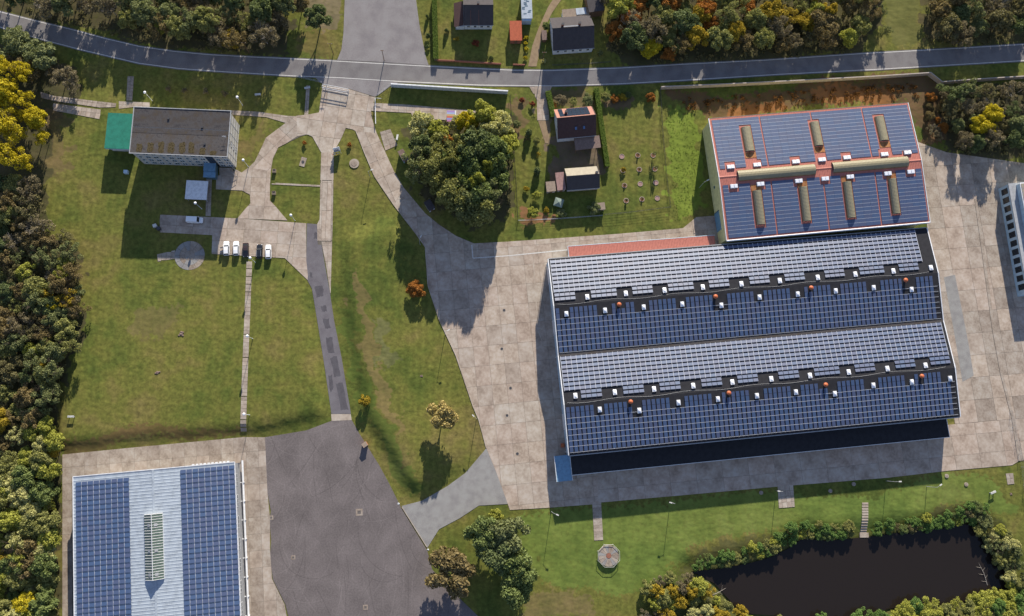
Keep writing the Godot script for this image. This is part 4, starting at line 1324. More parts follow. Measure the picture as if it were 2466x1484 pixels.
# ---------------------------------------------------------------- vehicles
func car(label: String, px: float, py: float, turn: float, paint: String, kind := "estate", doors := false, group := "") -> Node3D:   # the nose points to -z
	var p := P(px, py, 0.7)
	p.y = 0.055
	var van := kind == "van"
	var t := thing("parked_van" if van else "parked_car", label, "van" if van else "car", Transform3D(Basis(Vector3.UP, turn), p), group)
	var ln := 4.95 if van else 4.5
	var wd := 0.96 if van else 0.91
	var belt := 1.1 if van else 0.92
	var high := 1.9 if van else 1.5
	# body: stations from nose to tail [z, half width, height]
	var sts := [[-0.5, 0.66, 0.55], [-0.475, 0.82, 0.68], [-0.42, 0.95, 0.80], [-0.27, 1.0, 0.93], [-0.2, 1.0, 1.0], [0.1, 1.0, 1.0], [0.38, 0.99, 1.0], [0.46, 0.95, 0.98], [0.495, 0.84, 0.86]]
	var s := st()
	var prev := []
	for q in sts:
		var z: float = q[0] * ln
		var w: float = q[1] * wd
		var y: float = q[2] * belt
		var rg := [Vector3(-w, 0.28, z), Vector3(-w, y * 0.7, z), Vector3(-w * 0.9, y, z), Vector3(0, y + 0.03, z), Vector3(w * 0.9, y, z), Vector3(w, y * 0.7, z), Vector3(w, 0.28, z)]
		if prev:
			for i in 6:
				quad(s, prev[i], rg[i], rg[i + 1], prev[i + 1])
			quad(s, prev[0], prev[6], rg[6], rg[0])
		prev = rg
		if q == sts[0] or q == sts[-1]:
			for i in range(1, 6):
				tri(s, rg[0], rg[i], rg[i + 1])
	obj("body", s, M[paint], t)
	# cabin: [z at belt, z at roof] for screen and tail
	var zf := -0.21 * ln if not van else -0.3 * ln
	var zfr := -0.07 * ln if not van else -0.19 * ln
	var zr := 0.47 * ln if kind != "saloon" else 0.4 * ln
	var zrr := 0.4 * ln if kind != "saloon" else 0.26 * ln
	if van:
		zr = 0.488 * ln; zrr = 0.46 * ln
	var wb := wd * 0.88
	var wr := wd * (0.72 if not van else 0.84)
	var yb := belt - 0.02
	var A := [Vector3(-wb, yb, zf), Vector3(wb, yb, zf), Vector3(wr, high - 0.05, zfr), Vector3(-wr, high - 0.05, zfr)]
	var B := [Vector3(-wb, yb, zr), Vector3(wb, yb, zr), Vector3(wr, high - 0.08, zrr), Vector3(-wr, high - 0.08, zrr)]
	s = st(); quad(s, A[0], A[1], A[2], A[3]); obj("windscreen", s, M.glass, t)
	s = st(); quad(s, B[0], B[1], B[2], B[3]); obj("rear_window", s, M.glass if not van else M[paint], t)
	for sg in [0, 1]:
		s = st()
		quad(s, A[sg], B[sg], B[3 - sg], A[3 - sg])
		obj("side_window", s, M.glass if not van else M[paint], t)
		s = st()
		tube(s, A[sg], A[3 - sg], 0.05, 0.05, 5); tube(s, B[sg], B[3 - sg], 0.07, 0.07, 5)
		obj("pillar", s, M[paint], t)
	s = st()
	var n := 4
	for i in n:
		var u0 := -1.0 + 2.0 * i / n
		var u1 := -1.0 + 2.0 * (i + 1) / n
		var g := func(u: float, z: float, y: float) -> Vector3: return Vector3(u * (wr + 0.03), y + 0.05 * (1 - u * u), z)
		quad(s, g.call(u0, zfr - 0.03, high - 0.05), g.call(u1, zfr - 0.03, high - 0.05), g.call(u1, (zfr + zrr) / 2, high), g.call(u0, (zfr + zrr) / 2, high))
		quad(s, g.call(u0, (zfr + zrr) / 2, high), g.call(u1, (zfr + zrr) / 2, high), g.call(u1, zrr + 0.04, high - 0.07), g.call(u0, zrr + 0.04, high - 0.07))
	obj("roof", s, M[paint], t)
	for sg in [-1.0, 1.0]:
		if not van:
			s = st(); tube(s, Vector3(sg * (wr - 0.02), high + 0.06, zfr + 0.2), Vector3(sg * (wr - 0.02), high + 0.04, zrr - 0.1), 0.025, 0.025, 5)
			obj("roof_rail", s, M.rail if paint != "car_brown" else M.dark_metal, t)
		s = st(); ball(s, Vector3(sg * (wd + 0.12), belt + 0.05, zf + 0.25), Vector3(0.12, 0.09, 0.07), 8)
		obj("mirror", s, M[paint], t)
		s = st(); ball(s, Vector3(sg * wd * 0.72, belt * 0.66, -ln * 0.462), Vector3(0.17, 0.09, 0.12), 8)
		obj("headlight", s, M.dome, t)
		obj("tail_light", box(sg * wd * 0.86 - 0.08, belt * 0.62, ln * 0.468, sg * wd * 0.86 + 0.08, belt * 0.9, ln * 0.488), M.lamp_red, t)
		for z in [-0.31 * ln, 0.31 * ln]:
			s = st(); tube(s, Vector3(sg * (wd - 0.22), 0.32, z), Vector3(sg * (wd + 0.01), 0.32, z), 0.32, 0.32, 14)
			var o := obj("wheel", s, M.tyre, t)
			s = st(); tube(s, Vector3(sg * (wd - 0.05), 0.32, z), Vector3(sg * (wd + 0.025), 0.32, z), 0.2, 0.2, 10)
			obj("rim", s, M.rail, o)
	if doors:
		for q in [[zf + 0.55, 0.9], [zf + 1.65, 0.9]]:
			var dr := obj("open_door", box(-1.05, 0.3, -0.04, 0, 1.0, 0.04), M[paint], t, Transform3D(Basis(Vector3.UP, 0.35), Vector3(-wd, 0, q[0])))
			obj("door_window", box(-0.95, 1.0, -0.02, -0.05, 1.42, 0.02), M.glass, dr)
	return t

# ---------------------------------------------------------------- lamps, poles, walls, fences
func make_globe_lamp(label: String, at: Transform3D) -> Node3D:
	var t := thing("globe_lamp", label, "street lamp", at, "")
	var s := st()
	tube(s, Vector3(0, -0.3, 0), Vector3(0, 0.9, 0), 0.11, 0.10, 8)
	tube(s, Vector3(0, 0.9, 0), Vector3(0, 6.2, 0), 0.075, 0.05, 8)
	obj("pole", s, M.wall_white, t)
	s = st(); ball(s, Vector3(0, 6.6, 0), Vector3(0.42, 0.42, 0.42), 14)
	obj("globe", s, M.globe, t)
	s = st(); tube(s, Vector3(0, 6.12, 0), Vector3(0, 6.26, 0), 0.16, 0.2, 10)
	obj("collar", s, M.grey_metal, t)
	return t

func make_mast(label: String, at: Transform3D) -> Node3D:
	var t := thing("lamp_mast", label, "street lamp", at, "")
	var s := st()
	tube(s, Vector3(0, -0.3, 0), Vector3(0, 5.9, 0), 0.09, 0.06, 8)
	obj("pole", s, M.grey_metal, t)
	s = st(); tube(s, Vector3(0, 5.75, 0), Vector3(1.1, 6.05, 0), 0.045, 0.04, 6)
	obj("arm", s, M.grey_metal, t)
	obj("lamp_head", box(0.9, 5.98, -0.16, 1.75, 6.16, 0.16), M.pale_wall, t)
	return t

func wall_run(called: String, label: String, line: Array, h: float, thick: float, bay: float, m: String, cap: String) -> void:   # wall of concrete panels between posts
	var pts := flat(line, 0.0)
	var t := thing(called, label, "wall", Transform3D(Basis(), Vector3(pts[0].x, 0, pts[0].y)))
	for i in pts.size() - 1:
		var a := pts[i] - pts[0]
		var b := pts[i + 1] - pts[0]
		var ln := a.distance_to(b)
		var n := maxi(1, roundi(ln / bay))
		var dir := (b - a).normalized()
		var bs := Basis(Vector3(dir.x, 0, dir.y), Vector3.UP, Vector3(-dir.y, 0, dir.x))
		var one := commit(box(0.09, -0.3, -thick / 2, ln / n - 0.09, h - 0.02, thick / 2))
		var cp := commit(box(-0.02, h, -thick * 0.7, ln / n - 0.03, h + 0.09, thick * 0.7))
		var po := commit(box(-0.09, -0.3, -thick * 0.85, 0.085, h - 0.01, thick * 0.85))
		for k in n:
			var q := a.lerp(b, k / float(n))
			var xf := Transform3D(bs, Vector3(q.x, 0, q.y))
			put("wall_panel", one, M[m], t, xf)
			put("coping", cp, M[cap], t, xf)
			put("post", po, M[m], t, xf)

func wire_fence(label: String, line: Array, h: float, gap: float, m := "grey_metal") -> void:
	var pts := flat(line, 0.0)
	var t := thing("wire_fence", label, "fence", Transform3D(Basis(), Vector3(pts[0].x, 0, pts[0].y)))
	var po := st()
	tube(po, Vector3(0, -0.3, 0), Vector3(0, h + 0.05, 0), 0.045, 0.045, 5)
	var pm := commit(po)
	var w := st()
	for i in pts.size() - 1:
		var a := pts[i]; var b := pts[i + 1]
		var n := maxi(1, roundi(a.distance_to(b) / gap))
		for k in n + (1 if i == pts.size() - 2 else 0):
			var q := a.lerp(b, k / float(n))
			put("post", pm, M[m], t, Transform3D(Basis(), Vector3(q.x - pts[0].x, gh(q.x, q.y), q.y - pts[0].y)))
		for k in n:
			var q := a.lerp(b, k / float(n)); var r := a.lerp(b, (k + 1) / float(n))
			for y in 5:
				tube(w, Vector3(q.x - pts[0].x, gh(q.x, q.y) + h * (y + 0.4) / 4.6, q.y - pts[0].y), Vector3(r.x - pts[0].x, gh(r.x, r.y) + h * (y + 0.4) / 4.6, r.y - pts[0].y), 0.022, 0.022, 3)
	obj("wire", w, M[m], t)

func hedge(label: String, a: Array, b: Array, wide: float, h: float) -> void:
	var p := P(a[0], a[1]); var q := P(b[0], b[1])
	var d := q - p
	var ln := d.length()
	d = d.normalized()
	var xf := Transform3D(Basis(d.cross(Vector3.UP) * -1.0, Vector3.UP, d), Vector3(p.x, -0.1, p.z))
	var t := thing("hedge", label, "hedge", xf)
	var r := RandomNumberGenerator.new()
	r.seed = int(ln * 10)
	var v := PackedVector3Array(); var nn := PackedVector3Array()
	for k in int(ln * 260):
		var side := r.randf()
		var z := r.randf() * ln
		var o: Vector3; var n: Vector3
		if side < 0.45:
			o = Vector3(r.randf_range(-1, 1) * wide / 2, h + r.randf_range(-0.06, 0.06), z); n = Vector3.UP
		else:
			var sg := -1.0 if side < 0.72 else 1.0
			o = Vector3(sg * wide / 2, r.randf() * h, z); n = Vector3(sg, 0, 0)
		n = (n + Vector3(r.randfn(), r.randfn(), r.randfn()) * 0.35).normalized()
		var u := n.cross(Vector3(r.randfn(), r.randfn(), r.randfn())).normalized() * 0.16
		var w := n.cross(u)
		for i in [o + u, o - u, o + w * 0.7, o + u, o - w * 0.7, o - u]:
			v.append(i); nn.append(n)
	var arr := []
	arr.resize(Mesh.ARRAY_MAX)
	arr[Mesh.ARRAY_VERTEX] = v; arr[Mesh.ARRAY_NORMAL] = nn
	var m := ArrayMesh.new()
	m.add_surface_from_arrays(Mesh.PRIMITIVE_TRIANGLES, arr)
	put("foliage", m, M.leaf_hedge, t)
	obj("stems", box(-wide * 0.35, 0, 0.2, wide * 0.35, h - 0.25, ln - 0.2), M.bark, t)

func street_things() -> void:
	var lamps := [[367, 243, "on the lawn behind the office by the slab path"], [584.2, 254, "on the lawn between the office and the road"], [598.3, 402.2, "at the bend of the concrete loop by the office gable"], [710.6, 531.8, "at the corner of the triangular lawn above the car park"], [615.1, 632.4, "at the head of the slab path below the parked cars"], [610, 816.8, "half way down the slab path over the big lawn"], [603.4, 999.9, "by the lower steps of the slab path"], [486, 503.5, "in the office's shadow beside the carport"]]
	var first: Node3D
	for l in lamps:
		var lb: String = "white globe lamp " + l[2]
		if first == null: first = make_globe_lamp(lb, spot(l[0], l[1]))
		else: copy(first, spot(l[0], l[1]), lb, "white globe lamps")
	first.set_meta("group", "white globe lamps")
	var masts := [[891.3, 427, 0.4, "beside the kerb of the curving drive"], [1072, 806, 0.5, "on the kerb of the yard near the orange tree"], [1147, 1010, 2.4, "on the kerb by the pale tree"], [1327.5, 1232, -0.4, "on the grass below the yard's lower corner"], [1614, 1210, 2.9, "in the hall's shadow above the ditch line"], [1869, 1182, 3.0, "beside the square slab pad near the pond"], [2134, 1158.5, 0.05, "in the hall's shadow above the pond steps"], [1012, 590, 1.2, "at the drive's narrow place under the dark trees"], [2232, 1172, 0.6, "near the far end of the pond lawn"], [1684, 452, 0.5, "in the shade of the yellow wall"]]
	var m0: Node3D
	for l in masts:
		var lb: String = "slim grey lamp mast " + l[3]
		if m0 == null: m0 = make_mast(lb, spot(l[0], l[1], l[2]))
		else: copy(m0, spot(l[0], l[1], l[2]), lb, "grey lamp masts")
	m0.set_meta("group", "grey lamp masts")
	for l in [[925, 146, "at the road junction by the wide lane"], [802.5, 130, "among the bushes at the lane's left edge"], [1306, 150, "at the mouth of the dirt lane"], [600, 128, "at the edge of the wood above the road"], [1978, 118, "at the edge of the right hand wood above the road"]]:
		var t := thing("power_pole", "tall wooden power pole " + l[2], "pole", spot(l[0], l[1]), "wooden power poles")
		var s := st()
		tube(s, Vector3(0, -0.4, 0), Vector3(0, 7.4, 0), 0.13, 0.09, 8)
		obj("pole", s, M.wood, t)
		obj("cross_arm", box(-0.7, 7.0, -0.06, 0.7, 7.12, 0.06), M.wood, t)
		for x in [-0.6, 0.0, 0.6]:
			s = st(); tube(s, Vector3(x, 7.12, 0), Vector3(x, 7.32, 0), 0.05, 0.04, 6)
			obj("insulator", s, M.white_metal, t)
	wall_run("white_wall", "long white panel wall facing the road by the drive", [943, 209, 1223, 226], 2.3, 0.3, 4.4, "wall_white", "white_metal")
	wall_run("boundary_wall", "long tan panel wall with a kink along the road", [1590, 215, 1740, 208.5, 1940, 198.5, 2120, 188.5, 2234, 181, 2262, 203, 2330, 197.5, 2520, 185.5], 2.0, 0.22, 4.0, "wall_tan", "wall_tan")
	wall_run("garden_wall", "low red brick garden wall beside the road", [1054, 147, 1093, 148.5, 1207, 156], 0.9, 0.2, 3.0, "brick", "brick")
	wall_run("garden_wall", "short low brick wall right of the garden gate", [1236, 157.5, 1264, 158.5], 0.9, 0.2, 2.0, "brick", "brick")
	wire_fence("green wire fence between the grove and the vegetable garden", [1228, 232, 1236, 340, 1243, 450, 1247, 532], 1.5, 4.5, "tile_dark")
	wire_fence("wire fence along the orchard's right side and bottom", [1589, 215, 1596, 330, 1606, 440, 1614, 500, 1520, 512, 1455, 518], 1.5, 4.0, "dark_metal")
	wire_fence("wire fence below the vegetable beds", [1248, 532, 1340, 528, 1450, 520], 1.2, 4.0, "grey_metal")
	wire_fence("mesh fence along the far right edge of the yard", [2432, 990, 2446, 1060, 2460, 1125, 2475, 1260], 1.9, 5.0, "grey_metal")
	wire_fence("wire fence between the cottages and the road", [1330, 158, 1420, 154, 1470, 150], 1.0, 4.0, "dark_metal")
	wire_fence("wire fence beside the gate drive", [907, 232, 940, 206], 1.5, 3.0, "grey_metal")
	wire_fence("wire fence left of the sliding gate", [716, 186, 776, 200], 1.4, 3.0, "grey_metal")
	hedge("clipped green hedge along the path beside the vegetable garden", [1319, 224], [1332, 286], 1.7, 1.9)
	hedge("long clipped hedge between the panelled house and the orchard", [1434, 218], [1461, 406], 1.5, 2.2)
	hedge("dark clipped hedge along the cottage garden's left side", [1046, 0], [1050, 148], 1.6, 2.0)
	# sliding gate, barrier
	var gf := frame(777, 204, 841, 216, 1.2)
	var t := thing("sliding_gate", "white sliding gate drawn back across the drive mouth", "gate", gf)
	for z in [0.0, 1.1]:
		var s := st()
		bx(s, 0, 1.55, z - 0.06, 8.4, 1.68, z + 0.06)
		bx(s, 0, 0.15, z - 0.06, 8.4, 0.3, z + 0.06)
		obj("rail", s, M.white_metal, t)
		s = st()
		for k in 22:
			bx(s, 0.05 + k * 0.39, 0.3, z - 0.03, 0.1 + k * 0.39, 1.55, z + 0.03)
		obj("bar", s, M.white_metal, t)
	for x in [0.0, 8.3]:
		obj("post", box(x, -0.2, 0.4, x + 0.15, 1.9, 0.7), M.white_metal, t)
	var bf := frame(903, 236, 904.5, 298, 1.0)
	t = thing("barrier_pipe", "long white pipe rail standing along the grass by the drive", "rail", bf)
	var ln := (P(904.5, 298, 1) - P(903, 236, 1)).length()
	var s := st()
	tube(s, Vector3(0, 1.0, 0), Vector3(ln, 1.0, 0), 0.13, 0.13, 8)
	tube(s, Vector3(0, 1.0, 0), Vector3(0.2, 1.0, -2.0), 0.07, 0.07, 8)
	obj("pipe", s, M.white_metal, t)
	for k in 4:
		s = st()
		tube(s, Vector3(0.2 + k * (ln - 0.4) / 3, -0.2, 0), Vector3(0.2 + k * (ln - 0.4) / 3, 1.0, 0), 0.06, 0.06, 6)
		obj("post", s, M.grey_metal, t)
	t = thing("entrance_sign", "white A frame stand with red and white bar on the lawn's edge", "sign", spot(813, 366, 0.3))
	obj("board", box(-1.1, 0.5, -0.04, 1.0, 2.6, 0.04), M.white_metal, t, Transform3D(Basis(Vector3.RIGHT, -0.35), Vector3(0, 0, 0.2)))
	obj("board", box(-1.1, 0.5, -0.04, 1.0, 2.6, 0.04), M.grey_metal, t, Transform3D(Basis(Vector3.RIGHT, 0.35), Vector3(0, 0, -0.3)))
	for k in 4:
		obj("bar_section", box(-1.9 + k * 0.55, 0.75, 0.7, -1.36 + k * 0.55, 0.95, 0.85), M.orange_paint if k % 2 == 0 else M.white_metal, t)
	for x in [-1.0, 0.9]:
		s = st()
		tube(s, Vector3(x, -0.2, 0.9), Vector3(x, 2.7, 0.0), 0.05, 0.05, 6); tube(s, Vector3(x, -0.2, -1.0), Vector3(x, 2.7, 0.0), 0.05, 0.05, 6)
		obj("leg", s, M.white_metal, t)
	# road sign and benches
	for l in [[741, 214, 0.2, "white slatted double sign at the foot path's top"], [622, 230, 0.1, "pale bench on the lawn between office and road"], [957, 333, 1.4, "small white notice box by the slab pad"], [178, 1004, 0.0, "white seat near the left wood on the big lawn"], [2388, 1186, 0.4, "pale cabinet on a post near the pond's right end"]]:
		t = thing("lawn_stand", l[3], "stand", spot(l[0], l[1], l[2]))
		obj("top", box(-0.9, 0.9, -0.3, 0.9, 1.05, 0.3), M.white_metal, t)
		for k in 4:
			obj("slat", box(-0.85, 1.07 , -0.28 + k * 0.145, 0.85, 1.11, -0.18 + k * 0.145), M.pale_wall, t)
		for x in [-0.7, 0.7]:
			obj("leg", box(x - 0.06, -0.2, -0.2, x + 0.06, 0.9, 0.2), M.grey_metal, t)
	# planters on the island lawns
	for l in [[661, 413, "upper"], [660, 466, "lower"]]:
		t = thing("planter_box", "square wooden planter at the edge of the %s island lawn" % l[2], "planter", spot(l[0], l[1]))
		for q in [[-0.55, -0.55, 0.55, -0.45], [-0.55, 0.45, 0.55, 0.55], [-0.55, -0.45, -0.45, 0.45], [0.45, -0.45, 0.55, 0.45]]:
			obj("board", box(q[0], -0.1, q[1], q[2], 0.9, q[3]), M.felt_tan, t)
		obj("soil", box(-0.45, 0.1, -0.45, 0.45, 0.75, 0.45), M.joint, t)
	# bins, box, stumps
	for l in [[375, 545.5, "cream", "pale_wall"], [384, 552, "black", "dark_metal"]]:
		t = thing("waste_bin", "%s wheeled waste bin at the end of the concrete strip" % l[2], "bin", spot(l[0], l[1], 0.4))
		obj("tub", box(-0.5, 0.06, -0.45, 0.5, 1.15, 0.45), M[l[3]], t)
		obj("lid", box(-0.55, 1.15, -0.5, 0.55, 1.25, 0.5), M[l[3]], t)
		for x in [-0.4, 0.4]:
			s = st(); tube(s, Vector3(x - 0.05, 0.1, 0.45), Vector3(x + 0.05, 0.1, 0.45), 0.12, 0.12, 8)
			obj("wheel", s, M.tyre, t)
	t = thing("sand_box", "orange lidded grit box at the asphalt yard's edge", "box", spot(879.5, 1071, 0.6))
	obj("tub", box(-0.7, -0.1, -0.6, 0.7, 1.5, 0.6), M.hazard_orange, t)
	obj("lid", box(-0.78, 1.5, -0.68, 0.78, 1.62, 0.68), M.felt_tan, t)
	t = thing("waste_crate", "small orange crate beside the black hall's west wall", "crate", spot(1354.5, 1073))
	obj("tub", box(-0.5, 0.0, -0.6, 0.5, 0.7, 0.6), M.orange_paint, t)
	obj("lid", box(-0.2, 0.7, -0.2, 0.2, 0.76, 0.2), M.hazard_orange, t)
	for l in [[1015, 907, "tree stump on the island lawn beside the mast's shadow", 0.45], [438, 806, "low earth mound on the big lawn", 0.9], [382, 898, "cluster of stones on the big lawn", 0.8], [960, 1213, "white boundary stone at the drive's corner", 0.35], [1030, 1324, "white boundary stone at the chain's lower end", 0.35], [2436, 1190, "dark post stump by the right fence", 0.4]]:
		s = st()
		ball(s, Vector3(0, 0.02, 0), Vector3(l[3] * 0.7, l[3] * 0.3, l[3] * 0.5), 9)
		for k in 7:
			ball(s, Vector3(rng.randf_range(-1, 1) * l[3] * 0.8, 0.05, rng.randf_range(-1, 1) * l[3] * 0.8), Vector3(0.4, 0.24, 0.36) * l[3], 7)
		var o := obj("boulder" if not "stump" in l[2] else "tree_stump", s, M.wall_white if "white" in l[2] else M.hut_roof, self, spot(l[0], l[1]))
		tag(o, l[2], "stump" if "stump" in l[2] else "stone")

func rings_and_pads() -> void:
	# orchard rings
	var n := 0
	for q in [[1497.5, 377, 0], [1536, 374, 1], [1573, 374, 2], [1500.5, 410.5, 3], [1539.5, 408.5, 4], [1577, 407, 2], [1504, 447, 4], [1542, 443, 0], [1579.5, 440, 0], [1508, 483.5, 5], [1546, 480, 4], [1583, 477.5, 0]]:
		var t := thing("tree_ring", ["bare round bed with pale edging in the orchard", "orchard bed with a few dead brown stems", "orchard bed with a tall young green tree", "orchard bed with a round golden bush", "orchard bed with a small dark brown plant", "orchard bed with a black wrapped plant"][q[2]], "flower bed", spot(q[0], q[1]), "round beds of the orchard")
		var s := st()
		var k := 16
		for i in k:
			var a := TAU * i / k; var b := TAU * (i + 0.9) / k
			prism(s, PackedVector2Array([Vector2.from_angle(a) * 0.86, Vector2.from_angle(b) * 0.86, Vector2.from_angle(b) * 0.70, Vector2.from_angle(a) * 0.70]), -0.15, 0.14)
		obj("edging", s, M.slab_pink, t)
		s = st(); prism(s, ring(16, 0.69), -0.1, 0.06)
		obj("soil", s, M.felt_pink if q[2] == 0 else M.soil, t)
		if q[2] > 0:
			var sz: Array = [[], [0.35, 1.0, "brown"], [0.75, 3.2, "grey_green"], [0.95, 1.3, "gold"], [0.4, 0.7, "brown"], [0.4, 1.1, "deep"]][q[2]]
			put("plant", crowns[n % crowns.size()] if q[2] != 2 else sparse[n % 3], M["leaf_" + sz[2]], t, Transform3D(Basis.from_scale(Vector3(sz[0], sz[1] * 0.8, sz[0])), Vector3(0, 0.02 + sz[1] * 0.1, 0)))
			s = st(); tube(s, Vector3(0, -0.1, 0), Vector3(0, sz[1] * 0.7, 0), 0.04, 0.02, 5)
			obj("stem", s, M.bark, t)
		n += 1
	# round concrete fire pond lid with its path
	var t := setting("round_concrete_pad")
	var c := P(456.6, 615.6)
	for i in 12:
		for r in 3:
			var s := st()
			var a := TAU * i / 12.0 + 0.01; var b := TAU * (i + 1) / 12.0 - 0.01
			var r0 := 0.05 + r * 1.52; var r1 := r0 + 1.47
			var pg := PackedVector2Array()
			for k in 4: pg.append(Vector2(c.x, c.z) + Vector2.from_angle(lerpf(a, b, k / 3.0)) * r1)
			for k in 4: pg.append(Vector2(c.x, c.z) + Vector2.from_angle(lerpf(b, a, k / 3.0)) * r0)
			prism(s, pg, -0.1, 0.10 + rng.randf_range(-0.005, 0.005))
			obj("slab", s, M[["slab_soil", "drive_grey", "slab_soil"][rng.randi() % 3]], t)
	slabs(t, [378, 613, 421, 603, 422, 623, 380, 630], 0.0, 1.4, 1.3, 0.07, ["slab_dull", "slab_grey"], 0.06)
	# octagonal tank by the pond
	var tk := thing("round_tank", "round concrete tank with octagonal rail and red centre on the grass", "tank", spot(1465, 1338))
	var s := st(); prism(s, ring(32, 3.05), -0.3, 0.75)
	obj("tank_wall", s, M.slab_dull, tk)
	for i in 16:
		s = st()
		var a := TAU * i / 16.0 + 0.012; var b := TAU * (i + 1) / 16.0 - 0.012
		prism(s, PackedVector2Array([Vector2.from_angle(a) * 3.1, Vector2.from_angle((a + b) / 2) * 3.1, Vector2.from_angle(b) * 3.1, Vector2.from_angle(b) * 0.8, Vector2.from_angle(a) * 0.8]), 0.755, 0.84)
		obj("lid_segment", s, M[["slab_soil", "slab_dull", "drive_grey"][i % 3]], tk)
	s = st(); prism(s, ring(14, 0.75), 0.755, 0.9)
	obj("hatch", s, M.brick, tk)
	s = st()
	var o8 := ring(8, 3.5, Vector2.ZERO, PI / 8)
	for i in 8:
		var a := o8[i]; var b := o8[(i + 1) % 8]
		tube(s, Vector3(a.x, 1.15, a.y), Vector3(b.x, 1.15, b.y), 0.05, 0.05, 5)
		tube(s, Vector3(a.x, -0.2, a.y), Vector3(a.x, 1.15, a.y), 0.05, 0.05, 5)
	obj("rail", s, M.pale_wall, tk)
	# concrete rings (well heads) and covers
	for q in [[853, 394, 1.55, "round concrete shaft cover on the island lawn"], [1833, 1187, 0.62, "concrete well ring near the square slab pad"], [1999.5, 1182.5, 0.62, "concrete well ring in the hall's shadow"], [2056, 1166, 0.62, "concrete well ring at the shadow's upper part"], [2280, 1146.5, 0.62, "concrete well ring just past the hall's shadow"], [2327, 1167, 0.62, "concrete well ring on the sunny pond lawn"]]:
		var w := thing("shaft_cover", q[3], "shaft cover", spot(q[0], q[1]))
		s = st(); prism(s, ring(20, q[2]), -0.2, 0.22)
		obj("collar", s, M.slab_dull, w)
		s = st(); prism(s, ring(14, q[2] * 0.6), 0.2, 0.27)
		obj("lid", s, M.slab_soil, w)
	var w2 := thing("shaft_cover", "oblong slab with iron lid on the island lawn", "shaft cover", spot(729.5, 390, -0.25))
	obj("collar", box(-0.85, -0.2, -1.5, 0.85, 0.12, 1.5), M.slab_dull, w2)
	s = st(); prism(s, ring(14, 0.45), 0.1, 0.2)
	obj("lid", s, M.dark_metal, w2)
	for q in [[865, 1234, 1.0, "oblong grating slab set in the asphalt yard"], [880, 1463, 0.7, "pale square drain slab in the lower asphalt yard"], [653, 1247, 0.6, "pale drain slab at the asphalt's ragged edge"], [706, 1343, 0.6, "small pale drain slab in the asphalt"]]:
		var d := thing("drain_slab", q[3], "drain", Transform3D(Basis(Vector3.UP, 0.05), P(q[0], q[1]) + Vector3(0, 0.02, 0)))
		obj("frame", box(-q[2], 0, -q[2], q[2], 0.05, q[2]), M.slab_soil, d)
		for k in 4:
			obj("grating", box(-q[2] * 0.5, 0.05, -q[2] * 0.45 + k * q[2] * 0.25, q[2] * 0.5, 0.058, -q[2] * 0.3 + k * q[2] * 0.25), M.dark_metal, d)
	for q in [[1214, 747.5, "in the pale slab row"], [1208.5, 840.5, "in the middle of the yard"], [1229.5, 935, "in the lower slab row"], [1246, 1093, "near the grey drive"], [1221, 1001, "between grey slabs"]]:
		var d := thing("manhole", "small dark manhole cover " + q[2] + " west of the black hall", "manhole", Transform3D(Basis(), P(q[0], q[1]) + Vector3(0, 0.05, 0)), "manholes of the yard")
		s = st(); prism(s, ring(14, 0.42), 0, 0.02)
		obj("lid", s, M.dark_metal, d)
		s = st(); prism(s, ring(14, 0.55), -0.02, 0.012)
		obj("rim", s, M.slab_dull, d)

# ---------------------------------------------------------------- ground
const X0 := -200.0
const Z0 := -190.0
const SPAN := Vector2(440.0, 280.0)

